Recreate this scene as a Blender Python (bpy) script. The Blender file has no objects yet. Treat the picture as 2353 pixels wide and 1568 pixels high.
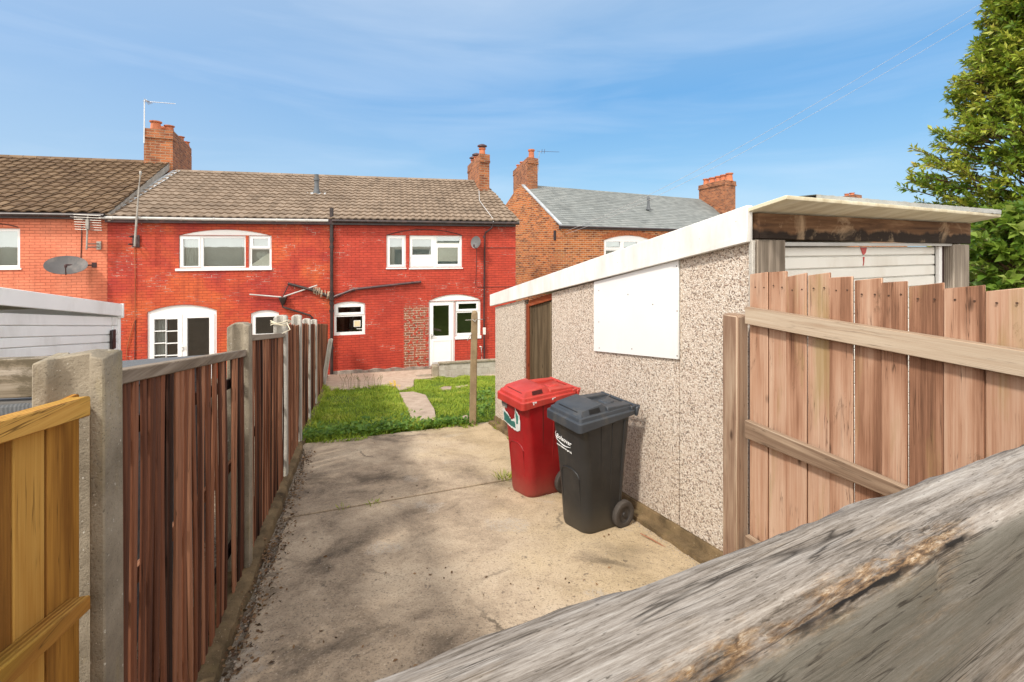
import bpy, bmesh, math, random
import numpy as np
from mathutils import Vector, Matrix, noise as mnoise
from mathutils.geometry import tessellate_polygon

# ------------------------------------------------------------------ camera, sky, sun, exposure
C = bpy.context.scene.collection
SC = bpy.context.scene
FX, CX, HY, CZ = 1046.0, 1176.5, 565.0, 1.7      # lens in measured pixels (2353 wide), centre, level of the eye, eye height
cam_d = bpy.data.cameras.new('camera')
cam_d.sensor_width = 36.0
cam_d.lens = 36.0 * FX / 2353.0
cam_d.shift_y = -(784.0 - HY) / 2353.0
cam_d.clip_start = 0.02
cam_d.clip_end = 2000
cam_d.dof.use_dof = True
cam_d.dof.focus_distance = 5.0
cam_d.dof.aperture_fstop = 36.0
cam = bpy.data.objects.new('camera', cam_d)
C.objects.link(cam)
cam.location = (0, 0, CZ)
cam.rotation_euler = (math.pi / 2, 0, 0)
SC.camera = cam
SUN_TO = Vector((0.41, 0.52, -0.74)).normalized()   # the way the light travels
sun_el = math.asin(-SUN_TO.z)
sun_az = math.atan2(-SUN_TO.x, -SUN_TO.y)
sd = bpy.data.lights.new('sun', 'SUN')
sd.energy = 2.0
sd.angle = math.radians(6)
sd.color = (1.0, 0.94, 0.85)
sun = bpy.data.objects.new('sun', sd)
C.objects.link(sun)
sun.rotation_euler = SUN_TO.to_track_quat('-Z', 'Y').to_euler()
sun.location = (0, 0, 30)
w = bpy.data.worlds.new('World')
SC.world = w
w.use_nodes = True
wn, wl = w.node_tree.nodes, w.node_tree.links
wn.clear()
w_out = wn.new('ShaderNodeOutputWorld')
w_bg = wn.new('ShaderNodeBackground')
w_sky = wn.new('ShaderNodeTexSky')
w_sky.sky_type = 'NISHITA'
w_sky.sun_disc = False
w_sky.sun_elevation = sun_el
w_sky.sun_rotation = sun_az
w_sky.air_density = 1.0
w_sky.dust_density = 0.6
w_sky.ozone_density = 2.2
w_tc = wn.new('ShaderNodeTexCoord')
w_mp = wn.new('ShaderNodeMapping')
w_mp.inputs['Rotation'].default_value = (0, math.radians(-7), 0)
w_mp.inputs['Scale'].default_value = (1.1, 1.0, 7.5)
w_n = wn.new('ShaderNodeTexNoise')
w_n.inputs['Scale'].default_value = 1.5
w_n.inputs['Detail'].default_value = 7
w_n.inputs['Roughness'].default_value = 0.52
w_n.inputs['Distortion'].default_value = 0.5
w_r = wn.new('ShaderNodeValToRGB')
w_r.color_ramp.elements[0].position = 0.46
w_r.color_ramp.elements[0].color = (0.0, 0.0, 0.0, 1)
w_r.color_ramp.elements[1].position = 0.85
w_r.color_ramp.elements[1].color = (0.30, 0.30, 0.30, 1)
w_mix = wn.new('ShaderNodeMix')
w_mix.data_type = 'RGBA'
w_mix.inputs[7].default_value = (3.2, 3.5, 3.9, 1)
wl.new(w_tc.outputs['Generated'], w_mp.inputs['Vector'])
wl.new(w_mp.outputs['Vector'], w_n.inputs['Vector'])
wl.new(w_n.outputs['Fac'], w_r.inputs['Fac'])
wl.new(w_r.outputs['Color'], w_mix.inputs[0])
w_sep = wn.new('ShaderNodeSeparateXYZ')                # deeper blue overhead, paler low down and to the left
wl.new(w_tc.outputs['Generated'], w_sep.inputs[0])
w_el = wn.new('ShaderNodeValToRGB')
for e_, (p_, c_) in zip([w_el.color_ramp.elements[0], w_el.color_ramp.elements[1], w_el.color_ramp.elements.new(.14), w_el.color_ramp.elements.new(.3)],
                        [(0.0, (.44, .72, .96)), (.62, (.085, .34, .84)), (.14, (.30, .63, .96)), (.3, (.17, .50, .94))]):
    e_.position = p_
    e_.color = (*c_, 1)
wl.new(w_sep.outputs[2], w_el.inputs[0])
w_sc = wn.new('ShaderNodeVectorMath')
w_sc.operation = 'SCALE'
w_sc.inputs['Scale'].default_value = 2.85
wl.new(w_el.outputs[0], w_sc.inputs[0])
w_b1 = wn.new('ShaderNodeMix')
w_b1.data_type = 'RGBA'
w_b1.inputs[0].default_value = 0.86
wl.new(w_sky.outputs['Color'], w_b1.inputs[6])
wl.new(w_sc.outputs[0], w_b1.inputs[7])
w_lf = wn.new('ShaderNodeMapRange')                    # thin haze to the left
w_lf.inputs[1].default_value = 0.1
w_lf.inputs[2].default_value = -0.85
w_lf.inputs[4].default_value = 0.38
wl.new(w_sep.outputs[0], w_lf.inputs[0])
w_b2 = wn.new('ShaderNodeMix')
w_b2.data_type = 'RGBA'
w_b2.inputs[7].default_value = (2.3, 2.6, 3.2, 1)
wl.new(w_lf.outputs[0], w_b2.inputs[0])
wl.new(w_b1.outputs[2], w_b2.inputs[6])
wl.new(w_b2.outputs[2], w_mix.inputs[6])
w_bk = wn.new('ShaderNodeMapRange')                    # bright bank of cloud on the sun's side of the sky
w_bk.inputs[1].default_value = 0.3
w_bk.inputs[2].default_value = -0.45
w_bk.inputs[4].default_value = 0.85
wl.new(w_sep.outputs[1], w_bk.inputs[0])
w_bx = wn.new('ShaderNodeMapRange')  # bright sky added out of view at right, as fill light
w_bx.inputs[1].default_value = 0.74
w_bx.inputs[2].default_value = 0.96
w_bx.inputs[4].default_value = 0.8
wl.new(w_sep.outputs[0], w_bx.inputs[0])
w_mx = wn.new('ShaderNodeMath')
w_mx.operation = 'MAXIMUM'
wl.new(w_bk.outputs[0], w_mx.inputs[0])
wl.new(w_bx.outputs[0], w_mx.inputs[1])
w_b3 = wn.new('ShaderNodeMix')
w_b3.data_type = 'RGBA'
w_b3.inputs[7].default_value = (9.4, 8.9, 8.2, 1)
wl.new(w_mx.outputs[0], w_b3.inputs[0])
wl.new(w_mix.outputs[2], w_b3.inputs[6])
wl.new(w_b3.outputs[2], w_bg.inputs['Color'])
w_bg.inputs['Strength'].default_value = 0.15
wl.new(w_bg.outputs['Background'], w_out.inputs['Surface'])
SC.view_settings.view_transform = 'Standard'
SC.view_settings.look = 'None'
SC.view_settings.exposure = 0.92
SC.view_settings.gamma = 1.0
SC.cycles.max_bounces = 6
SC.cycles.transparent_max_bounces = 8

RN = random.Random(11)
NR = np.random.default_rng(5)

# ------------------------------------------------------------------ measuring helpers
SL = 0.18                                            # fall of the yard towards the house

def P(x, y, Z):
    return Vector(((x - CX) / FX * Z, Z, CZ - (y - HY) / FX * Z))

def gz(Y):
    return 0.02 - SL * min(max(Y, -5.0), 16.0)

def G(x, y, dz=0.0):                                 # measured point lying on the yard
    Z = (1.68 - dz) / ((y - HY) / FX - SL)
    return P(x, y, Z)

def G2(x, y, dz=0.0):                                # same, level beyond the patio
    h = CZ - gz(16.0) - dz
    k = (y - HY) / FX - SL
    Z = (1.68 - dz) / k if k > 0.005 else 99
    return P(x, y, Z) if Z <= 16.0 else P(x, y, h * FX / (y - HY))

class Fr:
    def __init__(s, o, ang):
        s.o = Vector(o)
        s.M = Matrix.Translation(s.o) @ Matrix.Rotation(ang, 4, 'Z')
        s.I = s.M.inverted()
        s.c = s.I @ Vector((0, 0, CZ))

    def ray(s, x, y):
        return s.I.to_3x3() @ Vector(((x - CX) / FX, 1, -(y - HY) / FX))

    def y(s, x, y, d=0.0):
        r = s.ray(x, y)
        return s.c + r * ((d - s.c.y) / r.y)

    def x(s, x, y, d=0.0):
        r = s.ray(x, y)
        return s.c + r * ((d - s.c.x) / r.x)

    def z(s, x, y, d=0.0):
        r = s.ray(x, y)
        return s.c + r * ((d - s.c.z) / r.z)

    def l(s, v):
        return s.I @ Vector(v)

WORLD = Fr((0, 0, 0), 0)
FRM = {}

# ------------------------------------------------------------------ materials
class NT:
    def __init__(s, name):
        s.m = bpy.data.materials.new(name)
        s.m.use_nodes = True
        s.t = s.m.node_tree
        s.t.nodes.clear()
        s.out = s.t.nodes.new('ShaderNodeOutputMaterial')
        s.b = s.t.nodes.new('ShaderNodeBsdfPrincipled')
        s.t.links.new(s.b.outputs[0], s.out.inputs[0])

    def n(s, ty, **k):
        o = s.t.nodes.new(ty)
        for a, v in k.items():
            setattr(o, a, v)
        return o

    def i(s, node, key, v):
        if isinstance(v, bpy.types.NodeSocket):
            s.t.links.new(v, node.inputs[key])
        else:
            if isinstance(v, (tuple, list)) and len(v) == 3 and node.inputs[key].type == 'RGBA':
                v = (*v, 1)
            node.inputs[key].default_value = v

    def attr(s, name='gc', out='Vector'):
        a = s.n('ShaderNodeAttribute', attribute_name=name)
        return a.outputs[out]

    def uv(s):
        return s.n('ShaderNodeTexCoord').outputs['UV']

    def obj(s):
        return s.n('ShaderNodeTexCoord').outputs['Object']

    def vmul(s, v, k):
        o = s.n('ShaderNodeVectorMath', operation='MULTIPLY')
        s.i(o, 0, v)
        s.i(o, 1, k)
        return o.outputs[0]

    def vadd(s, v, k):
        o = s.n('ShaderNodeVectorMath', operation='ADD')
        s.i(o, 0, v)
        s.i(o, 1, k)
        return o.outputs[0]

    def noise(s, v, scale, detail=4, rough=0.55, dist=0.0, out='Fac'):
        o = s.n('ShaderNodeTexNoise')
        s.i(o, 'Vector', v)
        s.i(o, 'Scale', scale)
        s.i(o, 'Detail', detail)
        s.i(o, 'Roughness', rough)
        s.i(o, 'Distortion', dist)
        return o.outputs[out]

    def vor(s, v, scale, feature='F1', out='Distance'):
        o = s.n('ShaderNodeTexVoronoi', feature=feature)
        s.i(o, 'Vector', v)
        s.i(o, 'Scale', scale)
        return o.outputs[out]

    def wave(s, v, scale, dist, detail=3, dscale=1.5):
        o = s.n('ShaderNodeTexWave', bands_direction='Y')
        s.i(o, 'Vector', v)
        s.i(o, 'Scale', scale)
        s.i(o, 'Distortion', dist)
        s.i(o, 'Detail', detail)
        s.i(o, 'Detail Scale', dscale)
        return o.outputs['Fac']

    def ramp(s, f, stops, interp='LINEAR'):
        o = s.n('ShaderNodeValToRGB')
        cr = o.color_ramp
        cr.interpolation = interp
        while len(cr.elements) < len(stops):
            cr.elements.new(0.5)
        for e, (p, c) in zip(cr.elements, stops):
            e.position = p
            e.color = (c, c, c, 1) if isinstance(c, (int, float)) else (*c, 1)
        s.i(o, 'Fac', f)
        return o.outputs['Color']

    def mix(s, f, a, b, blend='MIX'):
        o = s.n('ShaderNodeMix', data_type='RGBA', blend_type=blend)
        s.i(o, 0, f)
        s.i(o, 6, a)
        s.i(o, 7, b)
        return o.outputs[2]

    def math(s, op, a, b=0.0, clamp=False):
        o = s.n('ShaderNodeMath', operation=op, use_clamp=clamp)
        s.i(o, 0, a)
        s.i(o, 1, b)
        return o.outputs[0]

    def sep(s, v):
        o = s.n('ShaderNodeSeparateXYZ')
        s.i(o, 0, v)
        return o.outputs

    def between(s, v, a, b, soft):
        lo = s.n('ShaderNodeMapRange')
        s.i(lo, 0, v)
        s.i(lo, 1, a - soft)
        s.i(lo, 2, a + soft)
        hi = s.n('ShaderNodeMapRange')
        s.i(hi, 0, v)
        s.i(hi, 1, b + soft)
        s.i(hi, 2, b - soft)
        return s.math('MULTIPLY', lo.outputs[0], hi.outputs[0])

    def bump(s, h, strength=0.5, dist=0.01, prev=None):
        o = s.n('ShaderNodeBump')
        s.i(o, 'Strength', strength)
        s.i(o, 'Distance', dist)
        s.i(o, 'Height', h)
        if prev is not None:
            s.i(o, 'Normal', prev)
        return o.outputs[0]

    def done(s, color, rough=0.7, normal=None, spec=0.4, metal=0.0):
        s.i(s.b, 'Base Color', color)
        s.i(s.b, 'Roughness', rough)
        s.i(s.b, 'Specular IOR Level', spec)
        s.i(s.b, 'Metallic', metal)
        if normal is not None:
            s.i(s.b, 'Normal', normal)
        return s.m

def plain(name, col, rough=0.5, var=0.15, scale=6.0, bump=0.15, spec=0.4, metal=0.0, dirt=None):
    t = NT(name)
    g = t.attr()
    n = t.noise(g, scale, 5)
    lo = tuple(c * (1 - var) for c in col)
    hi = tuple(min(1, c * (1 + var)) for c in col)
    c = t.ramp(n, [(0.3, lo), (0.7, hi)])
    if dirt:
        d = t.noise(t.vmul(g, (1, 1, 0.35)), scale * 0.7, 6, 0.65)
        c = t.mix(t.ramp(d, [(0.5, 0.0), (0.75, 0.75)]), c, dirt)
    return t.done(c, rough, t.bump(t.noise(g, scale * 12, 3), bump, 0.003), spec, metal)

def brick_uv(t, uv, c1, c2, mort, msize=0.007, w=0.225, h=0.075):
    o = t.n('ShaderNodeTexBrick', offset=0.5, squash=1.0)
    t.i(o, 'Vector', uv)
    t.i(o, 'Color1', c1)
    t.i(o, 'Color2', c2)
    t.i(o, 'Mortar', mort)
    t.i(o, 'Scale', 1.0)
    t.i(o, 'Mortar Size', msize)
    t.i(o, 'Mortar Smooth', 0.3)
    t.i(o, 'Bias', 0.0)
    t.i(o, 'Brick Width', w)
    t.i(o, 'Row Height', h)
    return o.outputs['Color'], o.outputs['Fac']

def painted_brick(name, ca, cb, cc, chips=0.62, patch=None):
    t = NT(name)
    uv = t.uv()
    W_, H_ = 0.27, 0.09
    wob = t.vadd(uv, t.vmul(t.vadd(t.noise(uv, 6, 3, out='Color'), (-0.5, -0.5, -0.5)), (0.012, 0.012, 0)))
    big = t.noise(uv, 0.55, 5, 0.6, 0.4)
    paint = t.ramp(big, [(0.40, ca), (0.5, cb), (0.60, cc)])
    fine = t.noise(uv, 9, 5, 0.7)
    paint = t.mix(t.ramp(fine, [(0.3, 0.0), (0.75, 0.22)]), paint, tuple(c * 0.55 for c in ca))
    bc, mf = brick_uv(t, wob, (1, 1, 1), (0.86, 0.86, 0.86), (0.60, 0.54, 0.54), .008, W_, H_)  # joints under the paint darkened to imitate crevice shade
    paint = t.mix(1.0, paint, bc, 'MULTIPLY')
    # old pointing showing through, and flaked spots
    pn = t.noise(t.vmul(uv, (0.8, 1.4, 1)), 1.3, 5, 0.6)
    pn2 = t.noise(uv, 5.5, 5, 0.75)
    bare = t.math('MULTIPLY', t.ramp(pn, [(chips - 0.06, 0.0), (chips + 0.06, 1.0)]), t.ramp(pn2, [(0.47, 0.0), (0.56, 1.0)]))
    c = t.mix(t.math('MULTIPLY', bare, mf), paint, (0.62, 0.5, 0.42))
    st = t.noise(t.vmul(uv, (2.2, .35, 1)), 1.6, 5, .65)
    c = t.mix(t.ramp(st, [(.50, 0.0), (.72, .5)]), c, tuple(v * .5 for v in ca))
    fl = t.noise(t.vmul(uv, (1.0, 1.6, 1)), 17, 3, 0.6)
    c = t.mix(t.ramp(fl, [(0.735, 0.0), (0.755, 0.8)]), c, (0.55, 0.42, 0.34))
    if patch:
        x0, x1, z0, z1 = patch
        sx = t.sep(uv)
        nx = t.math('ADD', sx[0], t.math('MULTIPLY', t.math('SUBTRACT', t.noise(t.vmul(uv, (2, 11.1, 1)), 1.0, 3), 0.5), 0.75))
        bm = t.math('MULTIPLY', t.between(nx, x0 - 0.2, x1, 0.05), t.math('MULTIPLY', t.between(sx[1], z0, z1, 0.1), t.between(sx[0], x0, x1 + 0.3, 0.02)))
        bm = t.math('MULTIPLY', bm, t.ramp(t.noise(t.vmul(uv, (1.4, 1, 1)), 6.5, 4, 0.6), [(0.42, 0.0), (0.47, 1.0)]))
        old, omf = brick_uv(t, wob, (0.17, 0.06, 0.032), (0.33, 0.115, 0.06), (0.58, 0.46, 0.37), .009, W_, H_)
        c = t.mix(bm, c, old)
    hb = t.math('SUBTRACT', t.math('MULTIPLY', t.noise(uv, 14, 4), 0.6), mf)
    return t.done(c, 0.62, t.bump(hb, 0.9, 0.016), 0.35)

def raw_brick(name, c1, c2, c3, mort, soot=0.5, bw=.225, bh=.075):
    t = NT(name)
    uv = t.uv()
    wob = t.vadd(uv, t.vmul(t.vadd(t.noise(uv, 6, 3, out='Color'), (-0.5, -0.5, -0.5)), (0.01, 0.01, 0)))
    b, mf = brick_uv(t, wob, c1, c2, mort, bh * .12, bw, bh)
    b = t.mix(t.ramp(t.noise(t.vmul(uv, (1, 3, 1)), 2.4, 3), [(0.45, 0.0), (0.7, 0.7)]), b, t.mix(mf, c3, mort))
    d = t.noise(uv, 1.1, 6, 0.65)
    b = t.mix(t.ramp(d, [(soot, 0.0), (soot + 0.25, 0.65)]), b, (0.07, 0.04, 0.03))
    hb = t.math('SUBTRACT', t.math('MULTIPLY', t.noise(uv, 14, 4), 0.6), mf)
    return t.done(b, 0.85, t.bump(hb, 0.8, 0.012), 0.2)

def wood(name, stops, streak=26.0, dirt=None, dirt_at=0.6, knot=True, rough=0.8, bump=0.5, rvar=0.35, green=None, wts=(.34, .34, .28), spec=.2):
    t = NT(name)
    g = t.attr()
    r = t.attr('rnd', 'Fac')
    gs = t.vmul(g, (0.7, 34, 34))
    big = t.noise(gs, 0.9, 6, 0.62, 0.25)
    fine = t.noise(t.vmul(g, (2.2, 150, 150)), 1.0, 4, 0.75, 0.2)
    wv = t.wave(t.vmul(g, (0.10, 1, 1)), streak, 3.2, 3, 0.7)
    f = t.math('ADD', t.math('MULTIPLY', big, wts[0]), t.math('ADD', t.math('MULTIPLY', fine, wts[1]), t.math('ADD', .5 - .5 * sum(wts), t.math('MULTIPLY', wv, wts[2]))))
    f = t.math('ADD', f, t.math('MULTIPLY', t.math('SUBTRACT', r, 0.5), rvar))
    c = t.ramp(f, stops)
    h = t.math('ADD', t.math('MULTIPLY', fine, 0.7), t.math('MULTIPLY', wv, 0.6))
    ck = t.ramp(t.noise(t.vmul(g, (0.8, 38, 38)), 1.3, 3, .5, .5), [(.487, 0.0), (.5, 1.0), (.513, 0.0)])
    ck = t.math('MULTIPLY', ck, t.ramp(t.noise(g, 4, 3), [(.48, 0.0), (.6, .85)]))
    c = t.mix(ck, c, tuple(v * .3 for v in stops[0][1]))
    if knot:
        kd = t.vor(t.vmul(g, (2.6, 7.0, 7.0)), 1.0)
        km = t.ramp(kd, [(0.035, 0.9), (0.075, 0.45), (0.11, 0.0)])
        c = t.mix(km, c, tuple(v * 0.35 for v in stops[0][1]))
    if dirt:
        d = t.noise(t.vmul(g, (.8, 2.2, 2.2)), 4.5, 8, 0.78, 0.3)
        c = t.mix(t.ramp(d, [(dirt_at, 0.0), (dirt_at + 0.10, 0.8)]), c, dirt)
    if green:
        d = t.noise(t.vmul(g, (0.7, 5, 5)), 1.4, 5, 0.6)
        c = t.mix(t.ramp(d, [(0.58, 0.0), (0.72, 0.6)]), c, green)
    return t.done(c, rough, t.bump(h, bump, 0.004), spec)

def glass(name, refl, tint):
    t = NT(name)
    t.t.nodes.remove(t.b)
    tr = t.n('ShaderNodeBsdfTransparent')
    t.i(tr, 0, tint)
    gl = t.n('ShaderNodeBsdfGlossy')
    t.i(gl, 'Roughness', 0.015)
    t.i(gl, 'Color', (0.9, 0.95, 0.95))
    bn = t.bump(t.noise(t.attr(), 1.1, 2), 0.012, 0.05)
    t.i(gl, 'Normal', bn)
    fr = t.n('ShaderNodeFresnel')
    t.i(fr, 0, 1.5)
    f = t.math('ADD', fr.outputs[0], refl, True)
    mx = t.n('ShaderNodeMixShader')
    t.i(mx, 0, f)
    t.t.links.new(tr.outputs[0], mx.inputs[1])
    t.t.links.new(gl.outputs[0], mx.inputs[2])
    t.t.links.new(mx.outputs[0], t.out.inputs[0])
    return t.m

M = {}

def tiles_mat(name, stops, moss):
    t = NT(name)
    g = t.attr()
    r = t.attr('rnd', 'Fac')
    f = t.math('ADD', t.math('MULTIPLY', r, 0.24), t.math('ADD', .16, t.math('MULTIPLY', t.noise(g, 2.0, 6, 0.65), 0.45)))
    c = t.ramp(f, stops)
    c = t.mix(t.ramp(t.noise(g, 14, 5, 0.7), [(0.58, 0.0), (0.72, 0.4)]), c, moss)
    c = t.mix(t.ramp(t.noise(g, 0.8, 4, 0.6), [(0.45, 0.0), (0.7, 0.35)]), c, tuple(v * 0.45 for v in stops[1][1]))
    return t.done(c, 0.85, t.bump(t.noise(g, 60, 3), 0.3, 0.004), 0.2)

M['tile'] = tiles_mat('concrete_tile', [(0.2, (0.13, 0.096, 0.069)), (0.5, (0.225, 0.169, 0.124)), (0.8, (0.31, 0.24, 0.182))], (0.32, 0.285, 0.22))
M['tile_dark'] = tiles_mat('brown_tile', [(0.2, (0.085, 0.052, 0.032)), (0.5, (0.15, 0.098, 0.06)), (0.8, (0.24, 0.165, 0.1))], (0.3, 0.24, 0.12))
M['slate'] = tiles_mat('grey_slate', [(0.2, (0.13, 0.14, 0.14)), (0.5, (0.20, 0.215, 0.21)), (0.8, (0.27, 0.28, 0.27))], (0.36, 0.34, 0.29))
M['raw'] = raw_brick('red_brown_brick', (0.50, 0.15, 0.045), (0.14, 0.04, 0.02), (0.56, 0.22, 0.06), (0.48, 0.34, 0.22), 0.56, .36, .12)
M['stack'] = raw_brick('stack_brick', (0.44, 0.15, 0.06), (0.17, 0.055, 0.03), (0.50, 0.20, 0.08), (0.36, 0.25, 0.17), 0.48, .33, .11)
M['pot'] = plain('terracotta', (0.47, 0.16, 0.08), 0.75, 0.2, 5, 0.3, 0.2, dirt=(0.16, 0.08, 0.05))
M['lead'] = plain('lead_flashing', (0.38, 0.40, 0.42), 0.5, 0.2, 3, 0.3)
M['mortar'] = plain('verge_mortar', (0.34, 0.31, 0.27), 0.9, 0.25, 6, 0.5, 0.2)
M['upvc'] = plain('white_upvc', (0.80, 0.80, 0.79), 0.32, 0.02, 2, 0.03, 0.5)
M['upvc_seal'] = plain('window_seal', (0.05, 0.05, 0.05), 0.6, 0.1)
M['black_pl'] = plain('black_pipe_paint', (0.028, 0.018, 0.017), 0.38, 0.3, 7, 0.3, 0.5, dirt=(0.09, 0.05, 0.045))
M['maroon_pl'] = plain('maroon_pipe_paint', (0.05, 0.022, 0.024), 0.4, 0.3, 7, 0.3, 0.5, dirt=(0.2, 0.06, 0.05))
M['grey_pl'] = plain('grey_plastic', (0.42, 0.41, 0.39), 0.45, 0.15, 4, 0.1)
M['white_pl'] = plain('white_plastic', (0.72, 0.70, 0.66), 0.45, 0.1, 4, 0.1)
M['dish'] = plain('dish_grey', (0.09, 0.087, 0.088), 0.5, 0.12, 4, 0.1, dirt=(0.22, 0.19, 0.17))
M['alu'] = plain('aluminium', (0.55, 0.55, 0.55), 0.38, 0.1, 5, 0.05, 0.5, 0.7)
M['steel'] = plain('galvanised_steel', (0.33, 0.31, 0.28), 0.5, 0.25, 6, 0.15, 0.5, 0.5)
M['cable_or'] = plain('brown_cable', (0.33, 0.10, 0.04), 0.6, 0.1)
M['cable_bk'] = plain('black_cable', (0.06, 0.03, 0.03), 0.6, 0.1)
M['cable_wh'] = plain('pale_cable', (0.5, 0.5, 0.5), 0.6, 0.1)
M['curtain'] = plain('net_curtain', (0.72, 0.73, 0.70), 0.9, 0.08, 9, 0.3, 0.1)
M['reflection_sheet'] = plain('pale_reflection', (0.60, 0.64, 0.62), 0.9, 0.1, 2, 0.1, 0.1)  # pale sheets added behind upper panes to imitate reflected sky
M['room'] = plain('room_plaster', (0.30, 0.27, 0.24), 0.9, 0.1, 2, 0.1, 0.1)
M['glass_up'] = glass('sky_glass', 0.30, (0.72, 0.80, 0.78))
M['glass_dn'] = glass('dark_glass', 0.10, (0.70, 0.74, 0.74))
M['note'] = plain('notice_card', (0.62, 0.52, 0.33), 0.7, 0.05, 4, 0.05)

# ------------------------------------------------------------------ mesh builder
PERM = {'x': (0, 1, 2), 'y': (1, 0, 2), 'z': (2, 1, 0)}

class MB:
    def __init__(s, fr):
        s.fr = fr
        s.v, s.f, s.gc, s.rn, s.uvo = [], [], [], [], []

    def add(s, verts, faces, grain='x', bev=0.0, off=None, rnd=None, seg=1):
        verts = [Vector(v) for v in verts]
        if bev > 0:
            bm = bmesh.new()
            bv = [bm.verts.new(v) for v in verts]
            for f in faces:
                try:
                    bm.faces.new([bv[i] for i in f])
                except ValueError:
                    pass
            bmesh.ops.recalc_face_normals(bm, faces=bm.faces)
            es = [e for e in bm.edges if len(e.link_faces) == 2 and e.calc_face_angle(0) > 0.4]
            bmesh.ops.bevel(bm, geom=es, offset=bev, segments=seg, profile=0.6, affect='EDGES', clamp_overlap=True)
            bm.verts.index_update()
            verts = [v.co.copy() for v in bm.verts]
            faces = [[v.index for v in f.verts] for f in bm.faces]
            bm.free()
        if off is None:
            off = Vector((RN.uniform(0, 40), RN.uniform(0, 40), RN.uniform(0, 40)))
        else:
            off = Vector(off)
        if rnd is None:
            rnd = RN.random()
        p = PERM[grain]
        b = len(s.v)
        s.v += verts
        s.gc += [Vector((v[p[0]], v[p[1]], v[p[2]])) + off for v in verts]
        s.rn += [rnd] * len(verts)
        s.f += [[i + b for i in f] for f in faces]
        return s

    def box(s, x0, x1, y0, y1, z0, z1, **k):
        v = [(x0, y0, z0), (x1, y0, z0), (x1, y1, z0), (x0, y1, z0), (x0, y0, z1), (x1, y0, z1), (x1, y1, z1), (x0, y1, z1)]
        return s.hexa(v, **k)

    def hexa(s, v, **k):                              # four bottom corners, four top corners
        return s.add(v, [(3, 2, 1, 0), (4, 5, 6, 7), (0, 1, 5, 4), (1, 2, 6, 5), (2, 3, 7, 6), (3, 0, 4, 7)], **k)

    def prism(s, poly, lo, hi, axis='y', **k):        # polygon in the two other axes
        n = len(poly)
        def mk(p, h):
            return {'y': (p[0], h, p[1]), 'x': (h, p[0], p[1]), 'z': (p[0], p[1], h)}[axis]
        v = [mk(p, lo) for p in poly] + [mk(p, hi) for p in poly]
        f = [list(range(n))[::-1], list(range(n, 2 * n))] + [(i, (i + 1) % n, n + (i + 1) % n, n + i) for i in range(n)]
        return s.add(v, f, **k)

    def plate(s, outer, holes, y0, y1, **k):          # sheet in x,z with holes, from y0 to y1
        loops = [outer] + holes
        vv = [[Vector((p[0], p[1], 0)) for p in l] for l in loops]
        tris = tessellate_polygon(vv)
        flat = [p for l in loops for p in l]
        n = len(flat)
        v = [(p[0], y0, p[1]) for p in flat] + [(p[0], y1, p[1]) for p in flat]
        f = [tuple(t) for t in tris] + [tuple(n + i for i in t[::-1]) for t in tris]
        b = 0
        for l in loops:
            m = len(l)
            f += [(b + i, b + (i + 1) % m, n + b + (i + 1) % m, n + b + i) for i in range(m)]
            b += m
        return s.add(v, f, **k)

    def tube(s, pts, r, seg=8, caps=True, **k):
        pts = [Vector(p) for p in pts]
        rs = r if isinstance(r, (list, tuple)) else [r] * len(pts)
        v, f = [], []
        for i, p in enumerate(pts):
            d = (pts[min(i + 1, len(pts) - 1)] - pts[max(i - 1, 0)]).normalized()
            a = d.cross(Vector((0, 0, 1)))
            if a.length < 0.05:
                a = d.cross(Vector((0, 1, 0)))
            a.normalize()
            b = d.cross(a)
            for j in range(seg):
                t = 2 * math.pi * j / seg
                v.append(p + (a * math.cos(t) + b * math.sin(t)) * rs[i])
        for i in range(len(pts) - 1):
            for j in range(seg):
                f.append((i * seg + j, i * seg + (j + 1) % seg, (i + 1) * seg + (j + 1) % seg, (i + 1) * seg + j))
        if caps:
            f.append(list(range(seg))[::-1])
            f.append([(len(pts) - 1) * seg + j for j in range(seg)])
        return s.add(v, f, **k)

    def lathe(s, o, prof, seg=20, axis='z', **k):
        o = Vector(o)
        v, f = [], []
        for r, h in prof:
            for j in range(seg):
                t = 2 * math.pi * j / seg
                q = (r * math.cos(t), r * math.sin(t), h)
                v.append(o + Vector({'z': q, 'y': (q[0], q[2], q[1]), 'x': (q[2], q[0], q[1])}[axis]))
        m = len(prof)
        for i in range(m - 1):
            for j in range(seg):
                f.append((i * seg + j, i * seg + (j + 1) % seg, (i + 1) * seg + (j + 1) % seg, (i + 1) * seg + j))
        f.append(list(range(seg))[::-1])
        f.append([(m - 1) * seg + j for j in range(seg)])
        return s.add(v, f, **k)

    def build(s, name, mat, parent=None, smooth=0.7, fix=True):
        me = bpy.data.meshes.new(name)
        v = s.v
        fr = s.fr
        if parent is not None:
            pf = FRM[parent.name]
            if pf is not fr:
                T = pf.I @ fr.M
                v = [T @ q for q in v]
        me.from_pydata([tuple(q) for q in v], [], s.f)
        if fix:
            bm = bmesh.new()
            bm.from_mesh(me)
            bmesh.ops.recalc_face_normals(bm, faces=bm.faces)
            bm.to_mesh(me)
            bm.free()
        a = me.attributes.new('gc', 'FLOAT_VECTOR', 'POINT')
        a.data.foreach_set('vector', np.array([tuple(q) for q in s.gc], dtype=np.float32).ravel())
        a = me.attributes.new('rnd', 'FLOAT', 'POINT')
        a.data.foreach_set('value', np.array(s.rn, dtype=np.float32))
        uvl = me.uv_layers.new(name='UVMap')
        Lc = s.v
        uvs = np.zeros((len(me.loops), 2), dtype=np.float32)
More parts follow.
